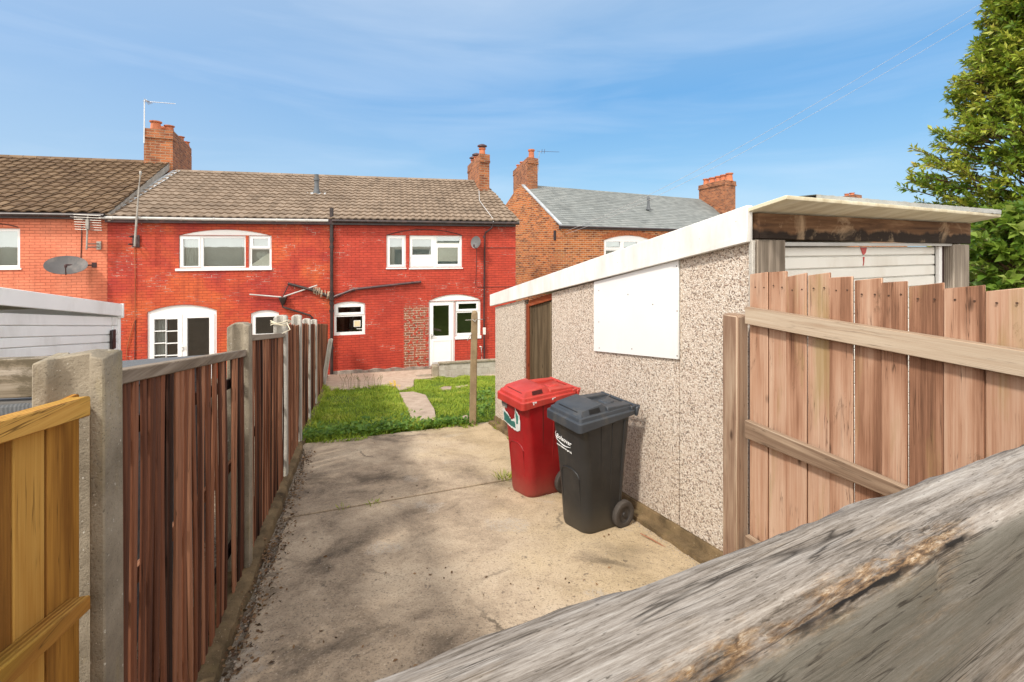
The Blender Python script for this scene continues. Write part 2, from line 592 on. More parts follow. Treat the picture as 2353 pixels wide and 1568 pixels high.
        for p in me.polygons:
            q = [Lc[i] for i in p.vertices]
            nrm = (q[1] - q[0]).cross(q[-1] - q[0])
            ax, ay, az = abs(nrm.x), abs(nrm.y), abs(nrm.z)
            for li, c in zip(p.loop_indices, q):
                if ay >= ax and ay >= az:
                    uvs[li] = (c.x, c.z)
                elif ax >= az:
                    uvs[li] = (c.y, c.z)
                else:
                    uvs[li] = (c.x, c.y)
        uvl.data.foreach_set('uv', uvs.ravel())
        me.polygons.foreach_set('use_smooth', np.ones(len(me.polygons), dtype=bool))
        me.set_sharp_from_angle(angle=smooth)
        if isinstance(mat, str):
            mat = M[mat]
        me.materials.append(mat)
        o = bpy.data.objects.new(name, me)
        C.objects.link(o)
        if parent is not None:
            o.parent = parent
            FRM[o.name] = FRM[parent.name]
        else:
            o.matrix_world = fr.M
            FRM[o.name] = fr
        return o

def tag(o, label=None, cat=None, group=None, kind=None):
    if label:
        o['label'] = label
    if cat:
        o['category'] = cat
    if group:
        o['group'] = group
    if kind:
        o['kind'] = kind
    return o

def thing(name, label, cat, fr, group=None):
    e = bpy.data.objects.new(name, None)
    e.empty_display_size = 0.2
    C.objects.link(e)
    e.matrix_world = fr.M
    FRM[e.name] = fr
    return tag(e, label, cat, group)

def arch(x0, x1, zb, zs, zt, n=14):
    pts = [(x0, zb), (x1, zb), (x1, zs)]
    w2, h = (x1 - x0) / 2, zt - zs
    if h > 1e-4:
        r = (w2 * w2 + h * h) / (2 * h)
        a0 = math.asin(min(1, w2 / r))
        for i in range(1, n):
            a = a0 - 2 * a0 * i / n
            pts.append(((x0 + x1) / 2 + r * math.sin(a), zt - r + r * math.cos(a)))
    pts.append((x0, zs))
    return pts

def rect(x0, x1, z0, z1):
    return [(x0, z0), (x1, z0), (x1, z1), (x0, z1)]

# ------------------------------------------------------------------ ground
def structure(name, mb, mat, **k):
    o = mb.build(name, mat, **k)
    return tag(o, kind='structure')

t = NT('earth')
g = t.obj()
M['earth'] = t.done(t.mix(t.ramp(t.vor(g, 45, out='Color'), [(0.3, 0.0), (0.7, 0.7)]), t.ramp(t.noise(g, 3, 6, 0.7), [(0.3, (0.10, 0.07, 0.045)), (0.7, (0.22, 0.165, 0.115))]), (0.36, 0.30, 0.23)), 0.95,
                    t.bump(t.vor(g, 45), 0.6, 0.02), 0.1)

t = NT('stained_concrete')
g = t.obj()
big = t.noise(g, 0.62, 6, 0.62, 0.5)
mid = t.noise(t.vadd(g, (9, 3, 1)), 2.4, 9, 0.76, 0.5)
c = t.ramp(t.math('ADD', t.math('MULTIPLY', big, 0.55), t.math('MULTIPLY', mid, 0.45)),
           [(0.38, (0.125, 0.096, 0.068)), (0.45, (0.29, 0.222, 0.156)), (0.53, (0.45, 0.352, 0.25)), (0.65, (0.57, 0.465, 0.34))])
sx = t.sep(g)
yl = t.between(t.math('ADD', t.math('ADD', sx[0], t.math('MULTIPLY', sx[1], 0.36)), t.math('MULTIPLY', t.math('SUBTRACT', t.noise(g, 1.1, 5, 0.6), 0.5), 2.2)), 1.45, 9.0, 0.35)
c = t.mix(t.math('MULTIPLY', yl, 0.5), c, (0.56, 0.43, 0.25))
sp = t.noise(g, 75, 3, 0.75)
c = t.mix(t.ramp(sp, [(0.36, 0.55), (0.45, 0.0)]), c, (0.07, 0.055, 0.045))
c = t.mix(t.ramp(sp, [(0.60, 0.0), (0.72, 0.65)]), c, (0.60, 0.52, 0.42))
# worn spots where the aggregate shows
wn_ = t.math('MULTIPLY', t.ramp(t.noise(t.vadd(g, (3, 7, 0)), 1.7, 3, 0.5), [(0.64, 0.0), (0.67, 1.0)]), t.ramp(t.vor(g, 95, out='Color'), [(0.45, 0.0), (0.5, 1.0)]))
c = t.mix(t.math('MULTIPLY', wn_, .55), c, (0.42, 0.37, 0.31))
sp2 = t.noise(g, 30, 4, 0.8)
c = t.mix(t.ramp(sp2, [(0.33, 0.6), (0.42, 0.0)]), c, (0.085, 0.068, 0.055))
c = t.mix(t.ramp(t.noise(t.vadd(g, (2, 2, 5)), 13, 3, .6), [(.68, 0.0), (.71, .6)]), c, (.075, .06, .05))
oil = t.ramp(t.noise(t.vadd(g, (5, 1, 0)), 1.25, 5, 0.6), [(0.62, 0.0), (0.74, 0.35)])
c = t.mix(oil, c, (0.085, 0.07, 0.06))
cw = t.vadd(g, t.vmul(t.vadd(t.noise(g, 2.2, 5, .7, out='Color'), (-.5, -.5, -.5)), (.5, .5, 0)))
ed = t.vor(cw, .42, 'DISTANCE_TO_EDGE')
c = t.mix(t.math('MULTIPLY', t.ramp(ed, [(0.0, 1.0), (.004, .8), (.008, 0.0)]), t.ramp(t.noise(g, .8, 3), [(.46, 0.0), (.56, .75)])), c, (.06, .048, .036))
ht = t.math('ADD', t.math('MULTIPLY', t.noise(g, 60, 4, 0.7), 0.5), t.math('MULTIPLY', mid, 0.8))
M['concrete_floor'] = t.done(c, 0.88, t.bump(ht, 0.5, 0.012), 0.2)

def concrete(name, a, b, lichen, spot):
    t = NT(name)
    g = t.attr()
    c = t.ramp(t.noise(g, 5, 6, 0.65), [(0.3, a), (0.7, b)])
    c = t.mix(t.ramp(t.noise(t.vmul(g, (1, 1, 0.25)), 7, 5, 0.65), [(0.55, 0.0), (0.72, 0.6)]), c, lichen)
    c = t.mix(t.ramp(t.noise(g, 55, 3, 0.7), [(0.66, 0.0), (0.72, 0.8)]), c, spot)
    c = t.mix(t.ramp(t.noise(g, 130, 2, 0.7), [(0.3, 0.6), (0.4, 0.0)]), c, tuple(v * 0.4 for v in a))
    h = t.math('ADD', t.noise(g, 130, 3, 0.7), t.math('MULTIPLY', t.noise(g, 18, 5, .7), 1.8))
    return t.done(c, 0.92, t.bump(h, 0.55, 0.006), 0.15)

M['post_conc'] = concrete('weathered_concrete', (0.18, 0.15, 0.11), (0.36, 0.31, 0.235), (0.30, 0.24, 0.12), (0.66, 0.63, 0.56))
M['post_lime'] = concrete('pale_concrete', (0.36, 0.34, 0.30), (0.50, 0.47, 0.42), (0.33, 0.29, 0.2), (0.72, 0.7, 0.65))
M['aggregate'] = concrete('aggregate_concrete', (0.20, 0.145, 0.085), (0.33, 0.25, 0.15), (0.25, 0.2, 0.1), (0.5, 0.43, 0.33))
M['plinth_conc'] = concrete('mossy_plinth', (0.06, 0.042, 0.024), (0.26, 0.18, 0.095), (0.13, 0.10, 0.045), (0.50, 0.40, 0.26))
M['block'] = concrete('grey_blockwork', (0.34, 0.30, 0.25), (0.52, 0.48, 0.42), (0.24, 0.2, 0.14), (0.70, 0.68, 0.64))
M['slab'] = concrete('paving_slab', (0.36, 0.27, 0.205), (0.50, 0.395, 0.31), (0.3, 0.24, 0.17), (0.6, 0.52, 0.43))

# the big sheet
xs = sorted(set(list(np.linspace(-14, 14, 29)) + [-300, -120, -50, -25, 25, 50, 120, 300]))
ys = sorted(set(list(np.linspace(-5, 16, 22)) + [-300, -80, -20, 20, 26, 40, 80, 180, 400]))
mb = MB(WORLD)
mb.add([(x, y, gz(y) - 0.03) for y in ys for x in xs],
       [(j * len(xs) + i, j * len(xs) + i + 1, (j + 1) * len(xs) + i + 1, (j + 1) * len(xs) + i) for j in range(len(ys) - 1) for i in range(len(xs) - 1)], off=(0, 0, 0))
structure('ground', mb, 'earth')

def sheet(name, pts, th, mat, rise=0.0, bev=0.0):
    n = len(pts)
    v = [Vector(p) - Vector((0, 0, th)) for p in pts] + [Vector(p) + Vector((0, 0, rise)) for p in pts]
    mb = MB(WORLD)
    mb.add(v, [list(range(n))[::-1], list(range(n, 2 * n))] + [(i, (i + 1) % n, n + (i + 1) % n, n + i) for i in range(n)], off=(0, 0, 0), bev=bev)
    return mb

def fence_x(Z):
    return -0.669 - 0.36 * Z

def wall_x(Z):
    return ((787 - CX) * Z + 2810) / FX

def gp(X, Y, dz=0.0):
    return Vector((X, Y, gz(Y) + dz))

def lerp(a, b, t_):
    return a + (b - a) * t_

ja, jb = G(618, 1197), G(1160, 1104)
jd = (jb - ja).normalized()
jx = ja - jd * 0.3
jy = jb + jd * 0.9
def jpt(X):
    k = (X - ja.x) / jd.x
    return ja + jd * k
fe0, fe1 = G(688, 1021), G(1150, 967)
far_edge = [lerp(fe0, fe1, k / 9) + Vector((0, RN.uniform(-0.05, 0.05), 0)) for k in range(10)]
far_edge = [gp(p.x, p.y) for p in far_edge]
def edge_left(Z):
    return fence_x(Z) + 0.10 + RN.uniform(-0.035, 0.035)
lx = [gp(edge_left(Z), Z) for Z in np.linspace(4.15, 6.2, 10)]
mb = sheet('concrete_drive', [jpt(edge_left(3.95)) + jd.cross(Vector((0, 0, -1))) * 0.013] + lx + far_edge + [gp(wall_x(7.0) + .05, 7.0), jpt(wall_x(5.4) + .02) + jd.cross(Vector((0, 0, -1))) * 0.013], 0.1, None, 0.0, 0.006)
lx2 = [gp(edge_left(Z), Z) for Z in np.linspace(0.2, 3.7, 16)]
m2 = sheet('x', lx2 + [jpt(edge_left(3.92)) - jd.cross(Vector((0, 0, -1))) * 0.013, jpt(wall_x(5.4) + .02) - jd.cross(Vector((0, 0, -1))) * 0.013, gp(wall_x(3.0), 3.0), gp(wall_x(1.2), 1.2), gp(1.6, 0.2)], 0.1, None, 0.0, 0.006)
b = len(mb.v)
mb.v += m2.v; mb.gc += m2.gc; mb.rn += m2.rn; mb.f += [[i + b for i in f] for f in m2.f]
structure('concrete_drive', mb, 'concrete_floor')

# lawn soil, patio, path
t = NT('lawn_soil')
g = t.obj()
M['lawn_soil'] = t.done(t.ramp(t.noise(g, 2.5, 6, 0.7), [(0.35, (0.07, 0.10, 0.02)), (0.6, (0.11, 0.16, 0.03)), (0.75, (0.16, 0.14, 0.07))]), 0.95, t.bump(t.noise(g, 30, 4), 0.6, 0.02), 0.1)
lp = far_edge + [gp(4.5, 8.6), gp(4.5, 15.9), gp(-0.5, 15.9), gp(-3.5, 13.9), gp(fence_x(12.6) + .02, 12.6), gp(fence_x(6.5) + .02, 6.5)]
lp = [p + Vector((0, 0, -0.012)) for p in lp]
structure('lawn', sheet('lawn', lp, 0.05, None), 'lawn_soil')
pat = [G2(744, 890, .02), G2(760, 898, .02), G2(825, 892, .02), G2(905, 886, .02), G2(948, 884, .02), G2(952, 872, .02), G2(1000, 868, .02), G2(1010, 862, .02)]
pat = [gp(p.x, p.y, 0.02) for p in pat]
pat += [gp(3.5, 15.6, 0.02), gp(4.0, 18.2, 0.02), gp(-7.2, 15.5, 0.02), gp(-6.2, 13.6, 0.02)]
structure('patio', sheet('patio', pat, 0.06, None), 'slab')
PATH1 = [(917.6, 902.9), (950, 901), (978.6, 908.7), (988, 925), (998.5, 941.5), (1002, 965), (990, 974), (964.5, 974.4), (945.8, 960.3), (934, 934.5)]
PATH2 = [(903.6, 880.5), (925, 877), (950.5, 874.7), (951, 886), (943, 893), (917.6, 897.5)]
STONES = [[(1010, 893), (1020, 889), (1038, 888.5), (1036, 895), (1018, 897)], [(1046, 889), (1075, 885), (1076, 888), (1050, 892)], [(1056, 961), (1070, 955), (1078, 958), (1077, 969), (1062, 969)]]
mb = None
for poly in [PATH1, PATH2] + STONES:
    q = sheet('p', [G2(x, y, 0.015) for x, y in poly], 0.05, None, 0.012, 0.008)
    if mb is None:
        mb = q
    else:
        b = len(mb.v)
        mb.v += q.v; mb.gc += q.gc; mb.rn += q.rn; mb.f += [[i + b for i in f] for f in q.f]
structure('garden_path', mb, 'slab')

# ------------------------------------------------------------------ terrace of houses
HF = Fr(P(762, 860, 16.2), math.atan2(1, (5412 - CX) / FX))
def hu(x):
    return HF.y(x, HY).x
def hz(x, y, d=0.0):
    return HF.y(x, y, d).z

RIDGE_V = 4.7
z_eave = hz(740, 505, -0.2)
z_ridge = hz(740, 405, RIDGE_V)

def tiled(mb, y0, z0, y1, z1, L0, L1, R0, R1, tw=0.3, gauge=0.32, prof=None, thick=0.022, jit=0.004):
    ln = math.hypot(y1 - y0, z1 - z0)
    rows = max(1, round(ln / gauge))
    dy, dz = (y1 - y0) / rows, (z1 - z0) / rows
    nv = Vector((0, -(z1 - z0), (y1 - y0))).normalized()
    ns = len(prof) - 1
    for j in range(rows):
        ta, tb = j / rows, min(1.0, (j + 1.12) / rows)
        ua, ub = min(lerp(L0, L1, ta), lerp(L0, L1, tb)), max(lerp(R0, R1, ta), lerp(R0, R1, tb))
        k0, k1 = math.floor(ua / tw), math.ceil(ub / tw)
        for k in range(k0, k1):
            lo_, hi_ = lerp(L0, L1, (ta + tb) / 2), lerp(R0, R1, (ta + tb) / 2)
            a, b_ = k * tw, (k + 1) * tw
            if b_ < lo_ + 0.02 or a > hi_ - 0.02:
                continue
            jz = RN.uniform(-jit, jit)
            v, f = [], []
            for s_ in range(ns + 1):
                u = a + tw * s_ / ns
                ucl0 = min(max(u, lerp(L0, L1, ta)), lerp(R0, R1, ta))
                ucl1 = min(max(u, lerp(L0, L1, tb)), lerp(R0, R1, tb))
                h = prof[s_]
                pa = Vector((ucl0, y0 + (y1 - y0) * ta, z0 + (z1 - z0) * ta))
                pb = Vector((ucl1, y0 + (y1 - y0) * tb, z0 + (z1 - z0) * tb))
                v += [pa + nv * (h + thick * 1.9 + jz), pb + nv * (h + thick * 0.4 + jz), pa + nv * (h + thick * 0.7 + jz)]
            for s_ in range(ns):
                q = 3 * s_
                f += [(q, q + 3, q + 4, q + 1), (q + 2, q + 5, q + 3, q)]
            mb.add(v, f, off=(0, 0, 0))
    # boarding below the tiles
    mb.add([(L0, y0 + .02, z0 - .01), (R0, y0 + .02, z0 - .01), (R1, y1, z1 - .01), (L1, y1, z1 - .01)], [(0, 1, 2, 3)], off=(0, 0, 0), rnd=0.0)

ROMAN = [0.0, 0.026, 0.034, 0.026, 0.0, 0.0, 0.0]
BOLD = [0.0, 0.0, 0.022, 0.048, 0.058, 0.048, 0.02]

def ridge_tiles(mb, u0, u1, y, z, r=0.12, n=None):
    n = n or max(1, round((u1 - u0) / 0.45))
    for i in range(n):
        a, b_ = lerp(u0, u1, i / n), lerp(u0, u1, (i + 1) / n) - 0.012
        v, f = [], []
        for k in range(9):
            th = math.pi * (k / 8 * 1.1 - 0.05)
            v += [(a, y + r * math.cos(th), z - 0.05 + r * math.sin(th)), (b_, y + r * math.cos(th), z - 0.05 + r * math.sin(th))]
        for k in range(8):
            f.append((2 * k, 2 * k + 1, 2 * k + 3, 2 * k + 2))
        mb.add(v, f, off=(0, 0, 0))

def house_shell(parent, u0, u1, zb, zt, holes, mat, gable_l, gable_r, apex_off=(0, 0), depth=9.0):
    mb = MB(HF)
    mb.plate(rect(u0, u1, zb, zt), holes, 0.0, 0.24, off=(0, 0, 0))
    if gable_l:
        mb.prism([(0.24, zb), (depth, zb), (depth, zt), (RIDGE_V, z_ridge - .15), (0.24, zt)], u0, u0 + 0.24, axis='x', off=(0, 0, 0))
    ue = u1
    if gable_r:
        sl_ = apex_off[0]
        ue = u1 + sl_ * depth
        ring_ = [(0.24, zb), (depth, zb), (depth, zt), (RIDGE_V, z_ridge - .15), (0.24, zt)]
        n_ = len(ring_)
        mb.add([(u1 - .26 + sl_ * p[0], p[0], p[1]) for p in ring_] + [(u1 - .01 + sl_ * p[0], p[0], p[1]) for p in ring_],
               [list(range(n_))[::-1], list(range(n_, 2 * n_))] + [(i, (i + 1) % n_, n_ + (i + 1) % n_, n_ + i) for i in range(n_)], off=(0, 0, 0))
    mb.box(u0 + (.24 if gable_l else 0), ue - (.24 if gable_r else 0), depth - 0.24, depth, zb, zt, off=(0, 0, 0))
    wall = mb.build('wall', mat, parent)
    m = MB(HF)                                        # inside: upper floor, room wall
    m.box(u0 + .26, min(u1, ue) - .26, 0.26, depth - .3, 2.55, 2.75)
    m.box(u0 + .26, u1 - .26, 3.4, 3.5, zb, 2.54)
    m.box(u0 + .26, u1 - .26, 3.4, 3.5, 2.76, zt)
    m.build('inner_wall', 'room', parent)
    return wall

class Win:
    """window or glazed door: outline and panes in measured pixels on the facade"""
    def __init__(s, fr, x0, x1, yb, ys, yt=None, panes=(), sash=(), d=0.05, glass='glass_up', sill=None, kind='window', extra=None):
        s.fr = fr
        s.xm = (x0 + x1) / 2
        s.u = lambda x: fr.y(x, HY).x
        s.zz = lambda y, x=None: fr.y(x or s.xm, y).z
        s.u0, s.u1 = s.u(x0), s.u(x1)
        s.zb, s.zs = s.zz(yb), s.zz(ys)
        s.zt = s.zz(yt) if yt else s.zs
        s.panes = [(s.u(a), s.u(b), s.zz(d_, (a + b) / 2), s.zz(c_, (a + b) / 2)) for a, c_, b, d_ in panes]
        s.sash = [(s.u(a), s.u(b), s.zz(d_, (a + b) / 2), s.zz(c_, (a + b) / 2)) for a, c_, b, d_ in sash]
        s.d, s.glass, s.sill, s.kind = d, glass, sill, kind
        s.hole = arch(s.u0, s.u1, s.zb, s.zs, s.zt)

    def make(s, parent):
        fr = s.fr
        mb = MB(fr)
        hs = [rect(*p) for p in s.panes]
        mb.plate(s.hole, hs, s.d, s.d + 0.07)
        for q in s.sash:
            inn = [p for p in s.panes if p[0] >= q[0] - .01 and p[1] <= q[1] + .01 and p[2] >= q[2] - .01 and p[3] <= q[3] + .01]
            ih = [rect(p[0] - 0.006, p[1] + 0.006, p[2] - 0.006, p[3] + 0.006) for p in inn]
            mb.plate(rect(*q), ih, s.d - 0.022, s.d - 0.001)
        o = mb.build(s.kind, 'upvc', parent, smooth=0.5)
        for p in s.panes:
            g_ = MB(fr)
            g_.add([(p[0] - .004, s.d + .03, p[2] - .004), (p[1] + .004, s.d + .03, p[2] - .004), (p[1] + .004, s.d + .03, p[3] + .004), (p[0] - .004, s.d + .03, p[3] + .004)], [(0, 1, 2, 3)])
            g_.build('pane', s.glass, o, fix=False)
        if s.sill:
            xa, xb, ya, yb_ = s.sill
            m = MB(fr)
            za, zb = fr.y((xa + xb) / 2, ya).z, fr.y((xa + xb) / 2, yb_).z
            m.box(s.u(xa), s.u(xb), -0.035, s.d, zb, za, bev=0.006)
            m.build('sill', 'upvc', o)
        return o

def curtain(parent, fr, u0, u1, z0, z1, y, mat='curtain', waves=7, amp=0.018):
    mb = MB(fr)
    n = waves * 6
    v, f = [], []
    for i in range(n + 1):
        u = lerp(u0, u1, i / n)
        yy = y + amp * math.sin(i / 6 * 2 * math.pi) + RN.uniform(-.004, .004)
        v += [(u, yy, z0), (u, yy, z1)]
    for i in range(n):
        f.append((2 * i, 2 * i + 2, 2 * i + 3, 2 * i + 1))
    mb.add(v, f)
    return mb.build('curtain', mat, parent, smooth=3)

def stack_quad(fr_world_pts, z_lo, z_hi, mb, flare=0.05, band=None):
    """chimney body from four plan points (world), corbelled head"""
    c = sum((Vector(p) for p in fr_world_pts), Vector()) / 4
    def ring(k, z):
        return [Vector((c.x + (p[0] - c.x) * 1 + k * (1 if p[0] > c.x else -1), c.y + (p[1] - c.y) + k * (1 if p[1] > c.y else -1), z)) for p in fr_world_pts]
    h = z_hi - z_lo
    b1 = z_hi - min(0.38, h * .3)
    for (za, zb, k) in ((z_lo, b1, 0.0), (b1, b1 + .09, flare), (b1 + .09, z_hi, flare * .55)):
        lo, hi = ring(k, za), ring(k, zb)
        mb.add([mb.fr.l(p) for p in lo + hi], [(3, 2, 1, 0), (4, 5, 6, 7), (0, 1, 5, 4), (1, 2, 6, 5), (2, 3, 7, 6), (3, 0, 4, 7)], off=(0, 0, 0))

def pot(parent, fr, base, h, r, hood=False):
    mb = MB(fr)
    prof = [(r * 1.08, -.05), (r * 1.08, 0.05 * h), (r * .98, .12 * h), (r * .86, .78 * h), (r * 1.12, .84 * h), (r * 1.15, .97 * h), (r * .98, h), (r * .7, h), (r * .66, .8 * h)]
    mb.lathe(fr.l(base), prof, 18)
    o = mb.build('chimney_pot', 'pot', parent)
    if hood:
        m = MB(fr)
        m.lathe(fr.l(base) + Vector((0, 0, h)), [(r * .95, 0.0), (r * 1.0, .05), (r * 1.5, .07), (r * 1.45, .12), (r * .8, .17), (r * .1, .2)], 18)
        m.build('cowl', 'maroon_pl', o)
    return o

# ---- middle house (orange-red)
mid = thing('terraced_house', 'orange red painted brick house with white arched french doors, middle of the terrace', 'house', HF)
WU, WR = hu(247), hu(1185)
W1a = Win(HF, 411, 564.5, 616, 541.5, None, [(420, 550, 455, 612), (466, 547.5, 561, 612.5)], [(413.5, 545, 459, 614.5)])
W1b = Win(HF, 571, 624, 616, 541.5, None, [(581, 549, 615, 566), (577.5, 573, 618.5, 612)], [(574.5, 544.5, 621, 570)])
D1 = Win(HF, 337.7, 497.8, 905, 715.5, 701, [(353, 734.5, 378.9, 761), (380.9, 734.5, 406.8, 761), (353, 763, 378.9, 789), (380.9, 763, 406.8, 789), (353, 791, 378.9, 817), (380.9, 791, 406.8, 817), (353, 819, 378.9, 846), (380.9, 819, 406.8, 846), (429, 731.5, 479.5, 880)],
         [(343, 723, 417, 902), (419, 723, 492, 902)], glass='glass_dn', kind='door')
W3 = Win(HF, 576, 641, 776, 720, 713, [(586, 729, 631, 768)], [], glass='glass_dn')
# the arched white board over the first-floor window spans both lights
ua, ub = hu(411), hu(624)
z1s, z1t = hz(517, 542), hz(517, 528)
zcut = max(W1a.zs, W1b.zs) + .004
head_hole = arch(ua, ub, zcut, z1s + .006, z1t)
house_shell(mid, WU, hu(762), -0.6, z_eave + .12, [W1a.hole, W1b.hole, D1.hole, W3.hole, head_hole],
            painted_brick('painted_brick_orange', (0.40, 0.038, 0.025), (0.51, 0.066, 0.028), (0.60, 0.115, 0.034), 0.58), True, False)
w1 = W1a.make(mid)
curtain(w1, HF, W1a.panes[0][0], W1a.panes[0][1], W1a.panes[0][2] - .05, W1a.panes[0][3] + .05, .2, waves=5)
curtain(w1, HF, W1a.panes[1][1] - .12, W1a.panes[1][1] + .03, W1a.panes[1][2] - .05, W1a.panes[1][3] + .05, .2, waves=2)
m = MB(HF); m.box(W1a.panes[1][0] - .1, W1b.u1 - .02, .30, .31, W1a.panes[0][2] - .1, W1a.panes[0][3] + .1); m.build('reflection_sheet', 'reflection_sheet', w1)  # last: added pale sheet standing in for sky reflected in the panes
w1b = W1b.make(mid)
# white paper heart hung inside the lower light
px = W1b.panes[1]
hc, hh = (px[0] + px[1]) / 2, (px[2] + px[3]) / 2 + .06
m = MB(HF)
heart = []
for k in range(28):
    a = 2 * math.pi * k / 28
    heart.append((hc + 0.0095 * 16 * math.sin(a) ** 3, hh + 0.0115 * (13 * math.cos(a) - 5 * math.cos(2 * a) - 2 * math.cos(3 * a) - math.cos(4 * a))))
m.prism(heart, .09, .1)
m.build('paper_heart', 'curtain', w1b)
m = MB(HF)
m.plate(head_hole, [], 0.03, 0.1)
m.build('arched_head', 'upvc', mid)
m = MB(HF)
m.box(hu(404), hu(625.5), -.05, .05, hz(515, 622), hz(515, 616.5), bev=.006)
m.build('window_sill', 'upvc', mid)
d1 = D1.make(mid)
m = MB(HF)
hx = hu(417.8)
m.box(hx - .015, hx + .03, -0.002, .026, hz(418, 806), hz(418, 793), bev=.004)
m.box(hx, hx + .13, -.045, -.02, hz(418, 798), hz(418, 795.5), bev=.004)
m.tube([(hx + .01, -.04, hz(418, 797)), (hx + .01, .02, hz(418, 797))], .01)
m.build('handle', 'white_pl', d1)
curtain(d1, HF, D1.panes[0][0] - .05, D1.panes[0][0] + .28, 0.1, D1.panes[0][3], .25, waves=4)
w3 = W3.make(mid)

roof_m = MB(HF)
uLe, uLr, uRe, uRr = hu(247) - .02, HF.y(406, 395, RIDGE_V).x, hu(1191), HF.y(1111, 417, RIDGE_V).x
umid = 0.0
tiled(roof_m, -.2, z_eave, RIDGE_V, z_ridge, uLe, uLr, umid, umid, 0.25, .37, ROMAN, .036)
roof_m.add([(uLe, 2 * RIDGE_V + .2, z_eave), (umid, 2 * RIDGE_V + .2, z_eave), (umid, RIDGE_V, z_ridge), (uLr, RIDGE_V, z_ridge)], [(0, 1, 2, 3)], off=(0, 0, 0))
ridge_tiles(roof_m, uLr, umid, RIDGE_V, z_ridge)
roof1 = roof_m.build('roof', 'tile', mid, smooth=0.9, fix=False)
m = MB(HF)                                            # grey gutter and dark fascia board
zg = z_eave - .01
m.tube([(hu(240), -.25, zg - .02), (hu(515), -.25, zg - .035), (hu(757), -.25, zg - .03)], .052, 10)
for k in range(7):
    m.tube([(lerp(hu(245), hu(755), (k + .3) / 7) - .02, -.25, zg - .03), (lerp(hu(245), hu(755), (k + .3) / 7) + .02, -.25, zg - .03)], .06, 10)
m.build('gutter', 'grey_pl', mid)
m = MB(HF)
m.box(hu(249), umid, -.19, -.002, z_eave - .17, z_eave + .03)
m.build('fascia_board', 'maroon_pl', mid)
m = MB(HF)                                            # lead and verge where the two roofs meet
def on_roof(u, v, h=0.0):
    k = (v + .2) / (RIDGE_V + .2)
    return Vector((u, v, z_eave + (z_ridge - z_eave) * k + h))
a0, a1 = on_roof(uLe - .05, -.2, .06), on_roof(uLr - .05, RIDGE_V - .1, .06)
n_ = 12
vv = []
for k in range(n_ + 1):
    c0 = a0.lerp(a1, k / n_)
    vv += [c0 + Vector((-.05, 0, RN.uniform(0, .01))), c0 + Vector((.22 + RN.uniform(-.02, .02), 0, RN.uniform(.0, .02)))]
m.add(vv, [(2 * k, 2 * k + 1, 2 * k + 3, 2 * k + 2) for k in range(n_)])
m.build('flashing', 'lead', roof1, fix=False)

def vent(parent, fr, x, y0, y1, d, sc=1.0, nm='vent_pipe'):
    b0 = fr.y(x, y0, d)
    h = fr.y(x, y1, d).z - b0.z
    mb = MB(fr)
    mb.lathe(b0, [(.17 * sc, -.12), (.12 * sc, .12 * h), (.085 * sc, .35 * h), (.085 * sc, .66 * h), (.11 * sc, .68 * h), (.11 * sc, .8 * h), (.075 * sc, .82 * h), (.075 * sc, h)], 14)
    o = mb.build(nm, M['vent_grey'], parent)
    m_ = MB(fr)
    m_.box(b0.x - .35 * sc, b0.x + .35 * sc, b0.y - .2, b0.y + .05, b0.z - .03, b0.z + .0)
    q = m_.v
    for v_ in q:
        v_.z += (v_.y - b0.y) * (z_ridge - z_eave) / (RIDGE_V + .2) + .05
    m_.build('flashing', 'lead', o)
    return o
M['vent_grey'] = plain('vent_grey', (0.10, 0.11, 0.12), 0.6, 0.2)
def roof_v(y, fr=HF, x=740):
    for k in range(200):
        v = -0.2 + k * (RIDGE_V + .2) / 200
        if HF.y(x, y, v).z < on_roof(0, v).z:
            return v
    return RIDGE_V
vent(roof1, HF, 727.5, 446, 401, roof_v(446) - .02)

# chimney between left and middle house
m = MB(HF)
Zf = 19.0
c_pts = [P(330.5, HY, 18.6), P(397, HY, Zf), P(440.5, HY, 22.6), P(381, HY, 22.2)]
zt_ = P(397, 300, Zf).z
stack_quad(c_pts, P(390, 420, Zf).z, zt_, m, .045)
ch1 = m.build('chimney', 'stack', mid)
for (x, Z, yt, r) in ((358, 19.0, 279, .19), (389, 19.4, 289, .17), (374, 20.6, 292, .17), (413.5, 21.1, 314, .165), (426, 22.0, 326, .165), (405, 22.0, 322, .165)):
    q = P(x, HY, Z)
    q.z = zt_
    pot(ch1, HF, q, P(x, yt, Z).z - zt_, r)

# soil pipe with its branches, on the boundary
m = MB(HF)
def on_wall(x, y, d=-.09):
    return HF.y(x, y, d)
m.tube([on_wall(762, 866), on_wall(762, 478)], .055, 12)
for y in (550, 568, 680, 697, 715, 800):
    m.tube([on_wall(762, y + 3), on_wall(762, y - 3)], .078, 12)
m.tube([on_wall(762, 690), on_wall(762, 672)], .085, 12)
m.tube([on_wall(762, 556), on_wall(762, 478)], .066, 12)
m.tube([on_wall(762, 683), on_wall(722, 668), on_wall(662, 652)], .05, 10)
for x, y in ((750, 679), (745, 677), (728, 670), (722, 668), (716, 666)):
    m.tube([on_wall(x - 2, y - 1), on_wall(x + 2, y + 1)], .066, 10)
m.tube([on_wall(664, 653), on_wall(650, 681)], .016, 8)
soil = m.build('soil_pipe', 'black_pl', mid)
m = MB(HF)                                            # frayed lagging tied round the joints
for x, y in ((753, 680), (742, 676), (731, 671), (724, 668)):
    for k in range(4):
        xx = x + RN.uniform(-5, 5)
        m.tube([on_wall(xx, y - 7 + RN.uniform(-3, 1)), on_wall(xx + RN.uniform(-3, 3), y, -.16), on_wall(xx + RN.uniform(-4, 4), y + 7)], .014, 6)
m.build('lagging', plain('string', (0.42, 0.33, 0.24), .9, .2), soil)
m = MB(HF)
m.tube([on_wall(573.5, 677), on_wall(646, 683)], .024, 8)
